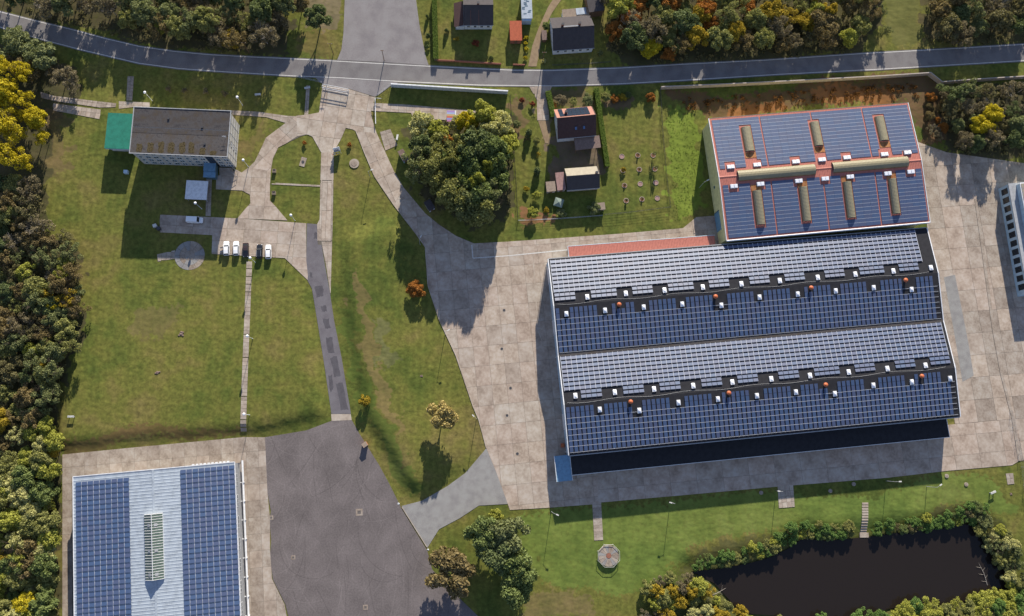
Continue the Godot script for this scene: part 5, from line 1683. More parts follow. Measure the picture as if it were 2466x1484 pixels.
func ground_texture() -> ImageTexture:
	var w := 1408
	var h := 896
	var n1 := noise(3, 0.007, 4).get_image(w, h).get_data()
	var n2 := noise(4, 0.035, 3).get_image(w, h).get_data()
	var n3 := noise(5, 0.17, 3).get_image(w, h).get_data()
	var r := RandomNumberGenerator.new()
	r.seed = 9
	var a := Vector3(0.104, 0.118, 0.022)
	var b := Vector3(0.145, 0.136, 0.030)
	var c := Vector3(0.160, 0.124, 0.046)
	var e := Vector3(0.058, 0.084, 0.015)
	var col := PackedFloat32Array()
	col.resize(w * h * 3)
	for i in w * h:
		var t := (n1[i] * 0.55 + n2[i] * 0.45) / 255.0
		var f := n3[i] / 255.0
		var v := a.lerp(b, clampf((t - 0.36) * 3.0, 0, 1))
		v = v.lerp(c, clampf((t - 0.58) * 2.6, 0, 0.75))
		v = v.lerp(e, clampf((0.44 - t) * 3.2, 0, 0.8))
		v *= 0.68 + 0.6 * f + 0.36 * (r.randf() - 0.5)
		var wx := X0 + SPAN.x * (i % w) / w
		v *= 1.0 + 0.06 * sin(wx * 3.1 + 1.5 * sin((i / w) * 0.02)) * clampf(f * 1.6, 0, 1)
		col[i * 3] = v.x; col[i * 3 + 1] = v.y; col[i * 3 + 2] = v.z
	# patches of other growth, soil and litter, one bank with shade in its colour: [region, colour, strength]
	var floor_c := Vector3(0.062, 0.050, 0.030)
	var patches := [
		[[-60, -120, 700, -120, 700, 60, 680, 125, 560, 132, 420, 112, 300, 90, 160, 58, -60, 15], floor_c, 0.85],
		[[690, -20, 825, -20, 822, 30, 800, 90, 740, 60], Vector3(0.20, 0.15, 0.10), 0.7],
		[[740, 75, 800, 85, 800, 140, 730, 138], Vector3(0.15, 0.10, 0.04), 0.5],
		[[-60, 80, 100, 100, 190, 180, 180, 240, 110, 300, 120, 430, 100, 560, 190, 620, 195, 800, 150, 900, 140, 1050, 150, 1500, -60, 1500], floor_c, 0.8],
		[[100, 250, 160, 260, 170, 420, 120, 430], Vector3(0.15, 0.10, 0.05), 0.6],
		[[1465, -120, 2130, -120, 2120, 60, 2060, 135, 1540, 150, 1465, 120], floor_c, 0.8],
		[[2130, -60, 2225, -60, 2215, 60, 2200, 118, 2150, 118, 2140, 40], Vector3(0.12, 0.12, 0.035), 0.8],
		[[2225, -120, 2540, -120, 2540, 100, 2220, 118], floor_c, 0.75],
		[[1600, 215, 1745, 208, 2230, 184, 2260, 205, 2260, 330, 2210, 345, 2195, 235, 1710, 275, 1640, 250], Vector3(0.115, 0.066, 0.034), 0.9],
		[[1740, 235, 1900, 225, 1910, 262, 1760, 275], Vector3(0.23, 0.10, 0.034), 0.9],
		[[1960, 215, 2130, 205, 2150, 235, 1960, 250], Vector3(0.22, 0.10, 0.036), 0.9],
		[[2225, 250, 2275, 250, 2280, 330, 2230, 330], Vector3(0.17, 0.10, 0.05), 0.7],
		[[2260, 205, 2540, 190, 2540, 400, 2330, 380, 2270, 345], Vector3(0.05, 0.042, 0.028), 0.85],
		[[1600, 262, 1650, 262, 1680, 300, 1690, 400, 1690, 520, 1620, 540, 1617, 440, 1604, 330], Vector3(0.155, 0.205, 0.028), 0.9],
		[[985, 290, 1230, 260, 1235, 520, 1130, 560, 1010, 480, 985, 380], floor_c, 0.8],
		[[838, 640, 868, 625, 880, 700, 900, 800, 945, 940, 985, 1060, 960, 1060, 915, 960, 868, 800], Vector3(0.20, 0.14, 0.06), 0.62],
		[[900, 760, 925, 760, 945, 850, 935, 880, 915, 850], Vector3(0.15, 0.14, 0.07), 0.5],
		[[822, 700, 842, 760, 875, 880, 925, 1010, 985, 1130, 1010, 1200, 968, 1212, 930, 1120, 880, 1010, 850, 900, 822, 780], Vector3(0.078, 0.116, 0.02), 0.7],  # lush growth of the bank, with the slope's shade painted into its green
		[[150, 1062, 350, 1050, 590, 1036, 590, 1052, 350, 1072, 155, 1092], Vector3(0.125, 0.075, 0.032), 0.7],
		[[320, 740, 420, 730, 440, 780, 380, 830, 320, 800], Vector3(0.14, 0.105, 0.05), 0.45],
		[[560, 380, 640, 300, 640, 330, 590, 400], Vector3(0.15, 0.105, 0.045), 0.5],
		[[1250, 510, 1262, 490, 1345, 505, 1340, 524, 1252, 530], Vector3(0.24, 0.11, 0.055), 0.85],
		[[1232, 232, 1262, 232, 1262, 330, 1236, 330], Vector3(0.17, 0.10, 0.06), 0.7],
		[[1320, 205, 1430, 200, 1430, 250, 1330, 260], Vector3(0.12, 0.08, 0.05), 0.7],
		[[1448, 222, 1525, 218, 1525, 250, 1450, 252], Vector3(0.14, 0.085, 0.06), 0.75],
		[[1330, 345, 1450, 340, 1450, 405, 1360, 405, 1325, 450, 1318, 400], Vector3(0.14, 0.10, 0.075), 0.85],
		[[1300, 260, 1322, 260, 1326, 330, 1312, 345], Vector3(0.25, 0.18, 0.11), 0.8],
		[[1275, 1440, 1380, 1420, 1450, 1500, 1250, 1500], Vector3(0.17, 0.12, 0.06), 0.5],
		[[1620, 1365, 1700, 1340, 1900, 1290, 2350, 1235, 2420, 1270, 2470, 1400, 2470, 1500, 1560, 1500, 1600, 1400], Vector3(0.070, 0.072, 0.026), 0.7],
		[[1250, 1230, 2400, 1150, 2450, 1230, 2100, 1250, 1650, 1330, 1500, 1440, 1300, 1400], Vector3(0.127, 0.196, 0.037), 0.55],
	]
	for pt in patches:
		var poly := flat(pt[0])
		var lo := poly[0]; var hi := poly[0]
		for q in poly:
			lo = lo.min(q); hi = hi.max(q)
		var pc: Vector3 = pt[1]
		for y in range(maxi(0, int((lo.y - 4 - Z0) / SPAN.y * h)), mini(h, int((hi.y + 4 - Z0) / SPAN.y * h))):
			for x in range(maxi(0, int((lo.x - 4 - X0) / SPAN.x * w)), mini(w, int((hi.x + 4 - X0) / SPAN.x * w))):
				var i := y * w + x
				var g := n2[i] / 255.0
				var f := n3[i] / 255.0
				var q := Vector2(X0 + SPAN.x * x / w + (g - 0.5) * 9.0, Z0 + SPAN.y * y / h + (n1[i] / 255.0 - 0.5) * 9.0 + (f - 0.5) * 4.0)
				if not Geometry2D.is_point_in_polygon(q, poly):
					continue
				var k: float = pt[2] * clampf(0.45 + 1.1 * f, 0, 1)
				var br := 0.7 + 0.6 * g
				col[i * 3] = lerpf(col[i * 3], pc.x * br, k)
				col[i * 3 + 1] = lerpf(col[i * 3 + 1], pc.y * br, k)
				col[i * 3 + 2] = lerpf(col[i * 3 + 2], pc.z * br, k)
	var out := PackedByteArray()
	out.resize(w * h * 3)
	for i in w * h * 3:
		out[i] = int(clampf(pow(col[i], 0.4545) * 255.0, 0, 255))   # close to sRGB
	return ImageTexture.create_from_image(Image.create_from_data(w, h, false, Image.FORMAT_RGB8, out))

func ground() -> void:
	var m := StandardMaterial3D.new()
	m.resource_name = "lawn"
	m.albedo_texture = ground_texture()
	m.roughness = 0.95
	m.metallic_specular = 0.2
	var nm := noise(77, 0.11, 4).get_seamless_image(1024, 1024)
	nm.convert(Image.FORMAT_RGBA8)
	nm.bump_map_to_normal_map(2.0)
	m.normal_enabled = true
	m.normal_texture = ImageTexture.create_from_image(nm)
	m.normal_scale = 0.2
	var s := SurfaceTool.new()
	s.begin(Mesh.PRIMITIVE_TRIANGLES)
	var nx := 314
	var nz := 200
	for j in nz + 1:
		for i in nx + 1:
			var x := X0 + SPAN.x * i / nx
			var z := Z0 + SPAN.y * j / nz
			s.set_uv(Vector2(float(i) / nx, float(j) / nz))
			s.add_vertex(Vector3(x, gh(x, z), z))
	for j in nz:
		for i in nx:
			var k := j * (nx + 1) + i
			for q in [k, k + 1, k + nx + 2, k, k + nx + 2, k + nx + 1]:
				s.add_index(q)
	var b := (nx + 1) * (nz + 1)
	var far := 1800.0
	var inn := [Vector2(X0, Z0), Vector2(X0 + SPAN.x, Z0), Vector2(X0 + SPAN.x, Z0 + SPAN.y), Vector2(X0, Z0 + SPAN.y)]
	var outr := [Vector2(X0 - far, Z0 - far), Vector2(X0 + SPAN.x + far, Z0 - far), Vector2(X0 + SPAN.x + far, Z0 + SPAN.y + far), Vector2(X0 - far, Z0 + SPAN.y + far)]
	for q in inn + outr:
		s.set_uv(Vector2((q.x - X0) / SPAN.x, (q.y - Z0) / SPAN.y))
		s.add_vertex(Vector3(q.x, -0.06, q.y))
	for i in 4:
		var j := (i + 1) % 4
		for q in [i, j + 4, j, i, i + 4, j + 4]:
			s.add_index(b + q)
	s.generate_normals()
	s.generate_tangents()
	var o := put("ground", s.commit(), m, self)
	o.set_meta("kind", "structure")

func paving() -> void:
	# the road with its edge lines
	var up := [-40, 17, 0, 28.5, 80, 49, 168, 70, 250, 92, 335, 112, 420, 124, 503, 131.7, 600, 137, 670, 140, 822, 148, 1000, 158, 1150, 165.5, 1237.7, 169.3, 1325.5, 170, 1493, 164, 1645, 155, 1844.5, 145, 2079, 129, 2247, 120, 2466, 107, 2540, 102]
	var low := [-40, 52, 15, 70, 100.6, 95, 200, 121, 335, 152.5, 430, 165, 536, 172.6, 704, 182.7, 822, 187.5, 956.8, 196, 1158, 205, 1325.5, 206.8, 1493, 201.8, 1645, 193.4, 1878, 179, 2112.7, 167, 2466, 146, 2540, 141]
	var area := up.duplicate()
	for i in range(low.size() - 2, -1, -2):
		area.append(low[i]); area.append(low[i + 1] + 3.0)
	for i in range(1, up.size() * 1, 2):
		area[i] = up[i] - 3.0
	sheet("road", area, 0.03, M.asphalt_road)
	strip("edge_line", up, 0.22, 0.0, 0.036, M.paint)
	var lw := []
	for i in range(0, low.size(), 2):
		lw.append(low[i]); lw.append(low[i + 1])
	strip("edge_line", lw, 0.22, 0.0, 0.036, M.paint)
	sheet("lane", [834, -60, 995, -60, 1002, 0, 1010, 60, 1025, 135, 1032, 156.5, 900, 148.5, 812, 144, 822, 120, 827, 80, 830, 0], 0.034, M.asphalt_lane)
	sheet("junction", [760, 187.5, 822, 190, 958, 199, 940, 208, 912, 228, 903, 233, 838, 213, 778, 203, 770, 198], 0.032, M.asphalt_lane)
	for q in [[1089, 168, 1168, 171, 1163, 183, 1156, 184, 1089, 179]]:
		pass
	# concrete
	var t := setting("concrete_drive")
	sheet("joint_bed", [776.8, 205, 841, 215, 903, 234, 893.5, 268, 895.9, 285.6, 906.4, 319.4, 948, 411, 972, 452, 948.4, 494, 901.6, 424.6, 877.4, 367.7, 856.5, 314.5, 832.7, 308.1, 821, 335, 803.4, 366, 773.6, 367.6, 751.9, 329, 740, 324, 724, 328.5, 690, 345, 670, 355, 657, 382, 652, 412, 650, 446, 649.6, 482.7, 663.7, 497.5, 692, 531, 571.5, 526, 590, 504, 603, 489.4, 601.7, 469, 583, 459, 519.6, 456, 521, 424, 570, 409, 581.6, 415.6, 598, 404, 613.4, 389, 630, 355, 640, 332, 687, 296.7, 716.5, 278, 742, 276, 768, 271], 0.01, M.joint, t)
	var mix := ["slab_cream", "slab_grey", "slab_grey", "slab_pink", "slab_pale", "slab_dull"]
	slabs(t, [776.8, 205, 841, 215, 903, 234, 893.5, 268, 895.9, 285.6, 906.4, 319.4, 860, 318, 850, 312, 832.7, 308.1, 821, 335, 803.4, 366, 773.6, 367.6, 751.9, 329, 740, 324, 716, 328, 714, 279, 742, 276, 768, 271], 0.12, 4.4, 5.2, 0.05, ["slab_cream", "slab_pale", "slab_grey", "slab_pink"], 0.07)
	slabs(t, [860, 318, 906.4, 319.4, 948, 411, 972, 452, 948.4, 494, 901.6, 424.6, 877.4, 367.7, 856.5, 314.5], 1.15, 5.6, 4.6, 0.05, ["slab_cream", "slab_pink", "slab_grey"], 0.06)
	slabs(t, [714, 279, 716, 328, 690, 345, 670, 355, 657, 382, 652, 412, 598, 404, 613.4, 389, 630, 355, 640, 332, 687, 296.7], 2.3, 5.2, 4.0, 0.05, ["slab_grey", "slab_pink", "slab_dull"], 0.06)
	slabs(t, [652, 412, 650, 446, 649.6, 482.7, 663.7, 497.5, 692, 531, 571.5, 526, 590, 504, 603, 489.4, 601.7, 469, 583, 459, 519.6, 456, 521, 424, 570, 409, 581.6, 415.6, 598, 404], 0.03, 4.6, 4.6, 0.05, ["slab_grey", "slab_pink", "slab_grey", "slab_cream"], 0.06)
	t = setting("weighbridge_lane")
	sheet("joint_bed", [773.5, 367.6, 803.4, 366, 802.4, 478, 799.5, 596, 796, 712, 785, 640, 774, 590, 765, 589, 763.6, 540, 769.7, 528, 771, 453.6], 0.012, M.joint, t)
	slabs(t, [773.5, 367.6, 803.4, 366, 803, 434, 771.5, 434], 0.0, 4.2, 5.2, 0.05, ["slab_pale", "slab_grey", "slab_cream"], 0.05)
	slabs(t, [776.5, 436, 798.5, 436, 796.5, 580, 773.5, 580], 0.01, 3.0, 9.2, 0.07, ["slab_cream", "slab_pale"], 0.08)
	for q in [[771.2, 434, 776, 434, 773, 580, 764.5, 580, 763.6, 540, 769.7, 528], [799, 434, 802.6, 434, 801.5, 500, 799.5, 580, 797, 580]]:
		slabs(t, q, 0.0, 3.0, 5.0, 0.05, ["slab_grey", "slab_pale"], 0.05)
	slabs(t, [774, 582, 799.5, 582, 796, 712, 786, 645], 0.0, 3.4, 5.0, 0.05, ["slab_grey", "slab_dull", "slab_pale"], 0.05)
	t = setting("car_park")
	sheet("joint_bed", [383.8, 517, 569.8, 526, 737.4, 538, 737.5, 628, 743, 677, 747.5, 678.7, 685.5, 621.7, 509.5, 611.6, 511, 566.4, 385.5, 559.7], 0.012, M.joint, t)
	slabs(t, [383.8, 517, 569.8, 526, 737.4, 538, 737.5, 628, 743, 677, 685.5, 621.7, 509.5, 611.6, 511, 566.4, 385.5, 559.7], 0.045, 5.2, 3.9, 0.05, ["slab_pink", "slab_grey", "slab_pink", "slab_cream", "slab_grey"], 0.05)
	sheet("asphalt_drive", [739, 538, 763, 540, 765, 589, 774, 590, 794.5, 705.5, 804.5, 772.5, 822.7, 863, 845, 997, 798, 997, 781, 880, 767.7, 796, 751, 695, 741, 677, 737.5, 628], 0.035, M.asphalt_drive)
	var k := 0
	for q in [[757, 690, 777, 688, 780, 712, 762, 716], [745, 655, 752, 655, 753, 668, 746, 668], [772, 738, 786, 736, 788, 750, 775, 752], [778, 768, 792, 766, 795, 790, 782, 792], [784, 815, 800, 812, 806, 850, 790, 852], [796, 862, 812, 858, 820, 905, 806, 910], [808, 925, 824, 922, 838, 985, 822, 988], [790, 905, 799, 903, 803, 940, 795, 944], [756, 560, 762, 560, 763, 575, 757, 575]]:
		var rough := []   # torn outlines
		for i in 16:
			var f := i / 4.0
			var c := int(f)
			var e := (c + 1) % 4
			rough.append(lerpf(q[c * 2], q[e * 2], f - c) + rng.randf_range(-1.6, 1.6))
			rough.append(lerpf(q[c * 2 + 1], q[e * 2 + 1], f - c) + rng.randf_range(-2.2, 2.2))
		sheet("asphalt_patch", rough, 0.039 + 0.0004 * k, M.asphalt_patch)
		k += 1
	sheet("concrete_band", [797.5, 997.5, 844.5, 997.5, 847, 1012, 798.5, 1014], 0.05, M.slab_pale)
	sheet("asphalt_yard", [798, 1014, 847, 1012, 864.6, 1043.5, 913, 1120.6, 936.7, 1164, 960, 1211, 967, 1226, 1029, 1327, 1040.6, 1372, 1090, 1425, 1151, 1484, 1200, 1540, 720, 1540, 694, 1484, 687, 1455.8, 664, 1410, 657, 1395.4, 650, 1340, 653, 1300, 649, 1255, 652, 1230, 644, 1187.6, 640, 1100, 637, 1053.5, 737.4, 1036.8], 0.03, mat("yard", lin(0.215, 0.193, 0.183), 0.9, 0.25, yard_texture(), 62.0))
	sheet("grey_drive", [967, 1219, 1017, 1206, 1077.5, 1171, 1121, 1139, 1171, 1080, 1195, 1137, 1223, 1214, 1153, 1218, 1107.6, 1248, 1057, 1275, 1029, 1320], 0.036, M.drive_grey)
	strip("kerb", [968, 1222, 1028, 1318], 0.18, -0.1, 0.12, M.slab_pale)
	# aprons of the halls
	var hall := [1319.8, 624.4, 2243.4, 548, 2308, 1064, 1380, 1145]
	var hall2 := [1700, 300, 2185, 262, 2238, 545, 1745, 590]
	t = setting("west_yard")
	var wy := [901.6, 424.6, 948, 411, 972, 452, 1023.8, 514, 1057, 541, 1097.6, 568, 1141, 586.5, 1225, 582, 1325, 575, 1493, 563, 1645, 549.6, 1677, 523, 1745, 518, 1745, 640, 1440, 650, 1440, 1214, 1325.5, 1222.8, 1228, 1228.5, 1223, 1214.5, 1195, 1137, 1171, 1079, 1153, 1011.6, 1139.5, 980, 1097.6, 856, 1057, 769, 1030.5, 688.7, 1023.8, 595, 1003.7, 566, 948.4, 494]
	var wys := wy.duplicate()
	wys[0] = 948.4; wys[1] = 494.0; wys[2] = 960.0; wys[3] = 474.0
	sheet("joint_bed", wy, 0.01, M.joint, t)
	slabs(t, wys, -0.1, 4.6, 6.1, 0.05, ["slab_cream", "slab_pink", "slab_pink", "slab_cream", "slab_grey", "slab_pink", "slab_pale"], 0.06, [hall], "slab", Vector2(1.3, 0.7))
	strip("kerb", [856.5, 314.5, 877.4, 367.7, 901.6, 424.6, 948.4, 494, 1003.7, 566, 1023.8, 595, 1030.5, 688.7, 1057, 769, 1097.6, 856, 1139.5, 980, 1153, 1011.6, 1171, 1079], 0.22, -0.1, 0.13, M.slab_pale)
	strip("painted_line", [1136, 590, 1139, 622, 1225, 616, 1366, 602], 0.3, 0.0, 0.062, M.paint)
	strip("painted_line", [1284, 612, 1288, 690, 1297, 800, 1310, 832, 1345, 830], 0.3, 0.0, 0.062, M.slab_pale)
	t = setting("north_strip")
	var ns := [1440, 1100, 2320, 1020, 2455, 1010, 2455, 1110, 2437.8, 1120.6, 2283.6, 1134, 2139.5, 1150.8, 1871, 1172.5, 1645, 1193, 1440, 1211]
	sheet("joint_bed", ns, 0.011, M.joint, t)
	slabs(t, ns, -0.09, 8.2, 6.0, 0.05, ["slab_grey", "slab_pink", "slab_grey", "slab_pink"], 0.06, [hall])
	t = setting("east_yard")
	var ey := [2205, 340, 2280, 367, 2480, 395, 2560, 420, 2560, 1100, 2457, 1110, 2452, 1012, 2300, 1021, 2235, 560]
	sheet("joint_bed", ey, 0.009, M.joint, t)
	slabs(t, ey, -0.085, 6.2, 7.0, 0.05, ["slab_pink", "slab_dull", "slab_cream", "slab_soil", "slab_grey"], 0.07, [hall, hall2])
	sheet("gravel_strip", [2273, 668, 2300, 662, 2333, 830, 2345, 905, 2318, 920, 2296, 790], 0.062, M.drive_grey)
	strip("kerb", [2350, 480, 2372, 640, 2392, 790, 2412, 900, 2440, 1010, 2455, 1110], 0.9, -0.1, 0.16, M.slab_dull)
	t = setting("hall_apron")
	var ha := [150, 1095, 300, 1080, 586, 1053, 638, 1053.5, 640, 1100, 644, 1187, 650, 1248, 650, 1322, 655, 1395, 685, 1456, 700, 1540, 150, 1540]
	sheet("joint_bed", ha, 0.008, M.joint, t)
	slabs(t, ha, -0.085, 3.6, 4.8, 0.05, ["slab_soil", "slab_dull", "slab_dull", "slab_soil", "slab_grey"], 0.05, [[176, 1150, 580, 1114, 600, 1540, 180, 1540]])
	# foot paths of single slabs
	t = setting("lawn_path")
	for i in 44:
		var f := i / 44.0
		var p := P(lerpf(600.5, 587.5, f), lerpf(630, 1040, f))
		var q := P(lerpf(600.5, 587.5, f + 1 / 44.0), lerpf(630, 1040, f + 1 / 44.0))
		var y := gh(p.x, p.z)
		var y2 := gh(q.x, q.z)
		var s := st()
		var zz := q.z - (0.24 if i in [1, 3, 5, 7, 18, 24, 34, 40, 42] else 0.05)
		hexa(s, [Vector3(p.x - 0.85, y - 0.2, p.z), Vector3(p.x + 0.85, y - 0.2, p.z), Vector3(q.x + 0.85, y2 - 0.2, zz), Vector3(q.x - 0.85, y2 - 0.2, zz), Vector3(p.x - 0.85, y + 0.1, p.z), Vector3(p.x + 0.85, y + 0.1, p.z), Vector3(q.x + 0.85, y2 + 0.1, zz), Vector3(q.x - 0.85, y2 + 0.1, zz)])
		obj("slab", s, M[["slab_dull", "slab_grey", "slab_soil"][rng.randi() % 3]], t)
	t = setting("slab_path")
	slabs(t, [96, 221, 130, 231, 243, 245, 280, 249, 278, 258, 240, 259, 130, 243, 100, 236], 0.12, 1.5, 2.6, 0.05, ["slab_grey", "slab_dull", "slab_soil"], 0.06)
	slabs(t, [126, 249, 242, 264, 240, 287, 128, 266], 0.12, 1.5, 2.6, 0.05, ["slab_grey", "slab_dull", "slab_pink"], 0.06)
	slabs(t, [286, 244, 360, 247, 360, 258, 320, 258, 286, 262], 0.04, 2.6, 1.6, 0.05, ["slab_grey", "slab_dull"], 0.06)
	slabs(t, [556, 266, 620, 269, 690, 279, 712, 280, 688, 296, 640, 282, 560, 276.5], 0.08, 2.4, 2.0, 0.05, ["slab_dull", "slab_grey", "slab_soil"], 0.06)
	slabs(t, [307, 184, 322, 184, 318, 242, 304, 242], 0.0, 1.9, 1.2, 0.05, ["slab_dull", "slab_soil"], 0.07)
	slabs(t, [737.5, 206, 746, 206, 742, 277, 733, 277], 0.05, 1.2, 1.4, 0.05, ["slab_dull", "slab_grey"], 0.05)
	slabs(t, [654, 440, 771, 446, 771, 450, 654, 444], 0.04, 1.6, 0.6, 0.05, ["slab_pale", "slab_grey"], 0.04)
	slabs(t, [497, 430, 510, 430, 507, 521, 495, 520], 0.02, 1.6, 1.6, 0.05, ["slab_dull", "slab_soil"], 0.05)
	slabs(t, [915, 318, 940, 311, 957, 350, 927, 363], -0.3, 1.9, 1.9, 0.05, ["slab_soil", "slab_dull", "slab_pink"], 0.05)
	slabs(t, [893, 248, 980, 252, 1110, 264, 1165, 268, 1165, 278, 1105, 276, 1078, 290, 995, 285, 990, 272, 893, 267], 0.05, 2.6, 2.4, 0.05, ["slab_pink", "slab_grey", "slab_dull"], 0.05)
	slabs(t, [1274, 208, 1330, 207, 1322, 225, 1322, 290, 1294, 290, 1293, 240], 0.0, 2.4, 2.4, 0.05, ["slab_grey", "slab_pink"], 0.04)
	t = setting("tank_path")
	for i in 13:
		var f := i / 13.0
		var p := P(lerpf(1437, 1442, f), lerpf(1212, 1305, f))
		obj("slab", box(-1.35, -0.2, -0.42, 1.35, 0.08, 0.42), M[["slab_dull", "slab_grey", "slab_soil"][rng.randi() % 3]], t, Transform3D(Basis(Vector3.UP, 0.05), Vector3(p.x, gh(p.x, p.z) + 0.02, p.z)))
	slabs(t, [1873, 1172, 1910, 1168, 1914, 1221, 1876, 1224], -0.09, 1.5, 1.7, 0.07, ["slab_dull", "slab_grey", "slab_pale"], 0.06)
	slabs(t, [2422, 1140, 2440, 1140, 2443, 1166, 2427, 1168], -0.09, 1.5, 1.7, 0.07, ["slab_soil", "slab_dull"], 0.06)
	t = setting("pond_steps")
	for i in 12:
		var p := P(2083.5, 1213 + i * 6.4)
		obj("step", box(-0.98, -0.5, -0.3, 0.98, 0.1, 0.3), M.slab_grey, t, Transform3D(Basis(), Vector3(p.x, gh(p.x, p.z) + 0.06, p.z)))
	var lp := P(2085, 1290)
	obj("landing", box(-1.4, -0.6, -0.7, 1.4, 0.1, 0.7), M.slab_dull, t, Transform3D(Basis(), Vector3(lp.x, -1.0, lp.z)))
	var dl := sheet("dirt_lane", [1350, -60, 1375, -60, 1358, -10, 1330, 30, 1308, 75, 1300, 120, 1292, 160, 1272, 160, 1282, 110, 1296, 70, 1318, 20, 1340, -15], 0.02, M.dirt)
	sheet("dirt_drive", [1296, 291, 1322, 291, 1326, 312, 1320, 345, 1313, 345, 1305, 320], 0.02, M.dirt)
	var s := st()
	prism(s, pond, -1.12, -1.02)
	var w := obj("water", s, M.water, self)
	w.set_meta("kind", "structure")

func yard_texture() -> ImageTexture:   # worn asphalt with the scrape marks of turning lorries
	var size := 1024
	var a := noise(61, 0.006, 4).get_seamless_image(size, size).get_data()
	var b := noise(62, 0.09, 3).get_seamless_image(size, size).get_data()
	var r := RandomNumberGenerator.new()
	r.seed = 8
	var v := PackedFloat32Array()
	v.resize(size * size)
	for i in size * size:
		v[i] = 0.76 + 0.16 * a[i] / 255.0 + 0.14 * b[i] / 255.0 + 0.10 * (r.randf() - 0.5)
	for k in 150:
		var p := Vector2(r.randf() * size, r.randf() * size)
		var d := Vector2.from_angle(PI / 2 + r.randfn() * 0.28)
		var bend := r.randfn() * 0.004
		var dark := r.randf() < 0.3
		for n in r.randi_range(60, 420):
			p += d
			d = d.rotated(bend)
			for o in range(-2, 3):
				var i := posmod(int(p.y), size) * size + posmod(int(p.x) + o, size)
				v[i] = v[i] * (0.94 if dark else 1.0) + (0.0 if dark else 0.07 * r.randf())
	var out := PackedByteArray()
	out.resize(size * size * 3)
	for i in size * size:
		for c in 3:
			out[i * 3 + c] = int(clampf(v[i] * [1.0, 0.985, 0.995][c] * 235.0, 0, 255))
	return ImageTexture.create_from_image(Image.create_from_data(size, size, false, Image.FORMAT_RGB8, out))

func parasol() -> void:
	var t := thing("parasol", "square grey green parasol in the vegetable garden", "parasol", spot(1344, 492, 0.5))
	var s := st()
	tube(s, Vector3(0, -0.2, 0), Vector3(0, 2.5, 0), 0.03, 0.03, 6)
	obj("pole", s, M.grey_metal, t)
	s = st()
	for i in 4:
		var a := TAU * i / 4.0
		var b := TAU * (i + 1) / 4.0
		tri(s, Vector3(0, 2.5, 0), Vector3(cos(a) * 2.0, 2.0, sin(a) * 2.0), Vector3(cos(b) * 2.0, 2.0, sin(b) * 2.0))
	obj("canopy", s, mat("parasol_cloth", lin(0.16, 0.20, 0.17), 0.85), t)

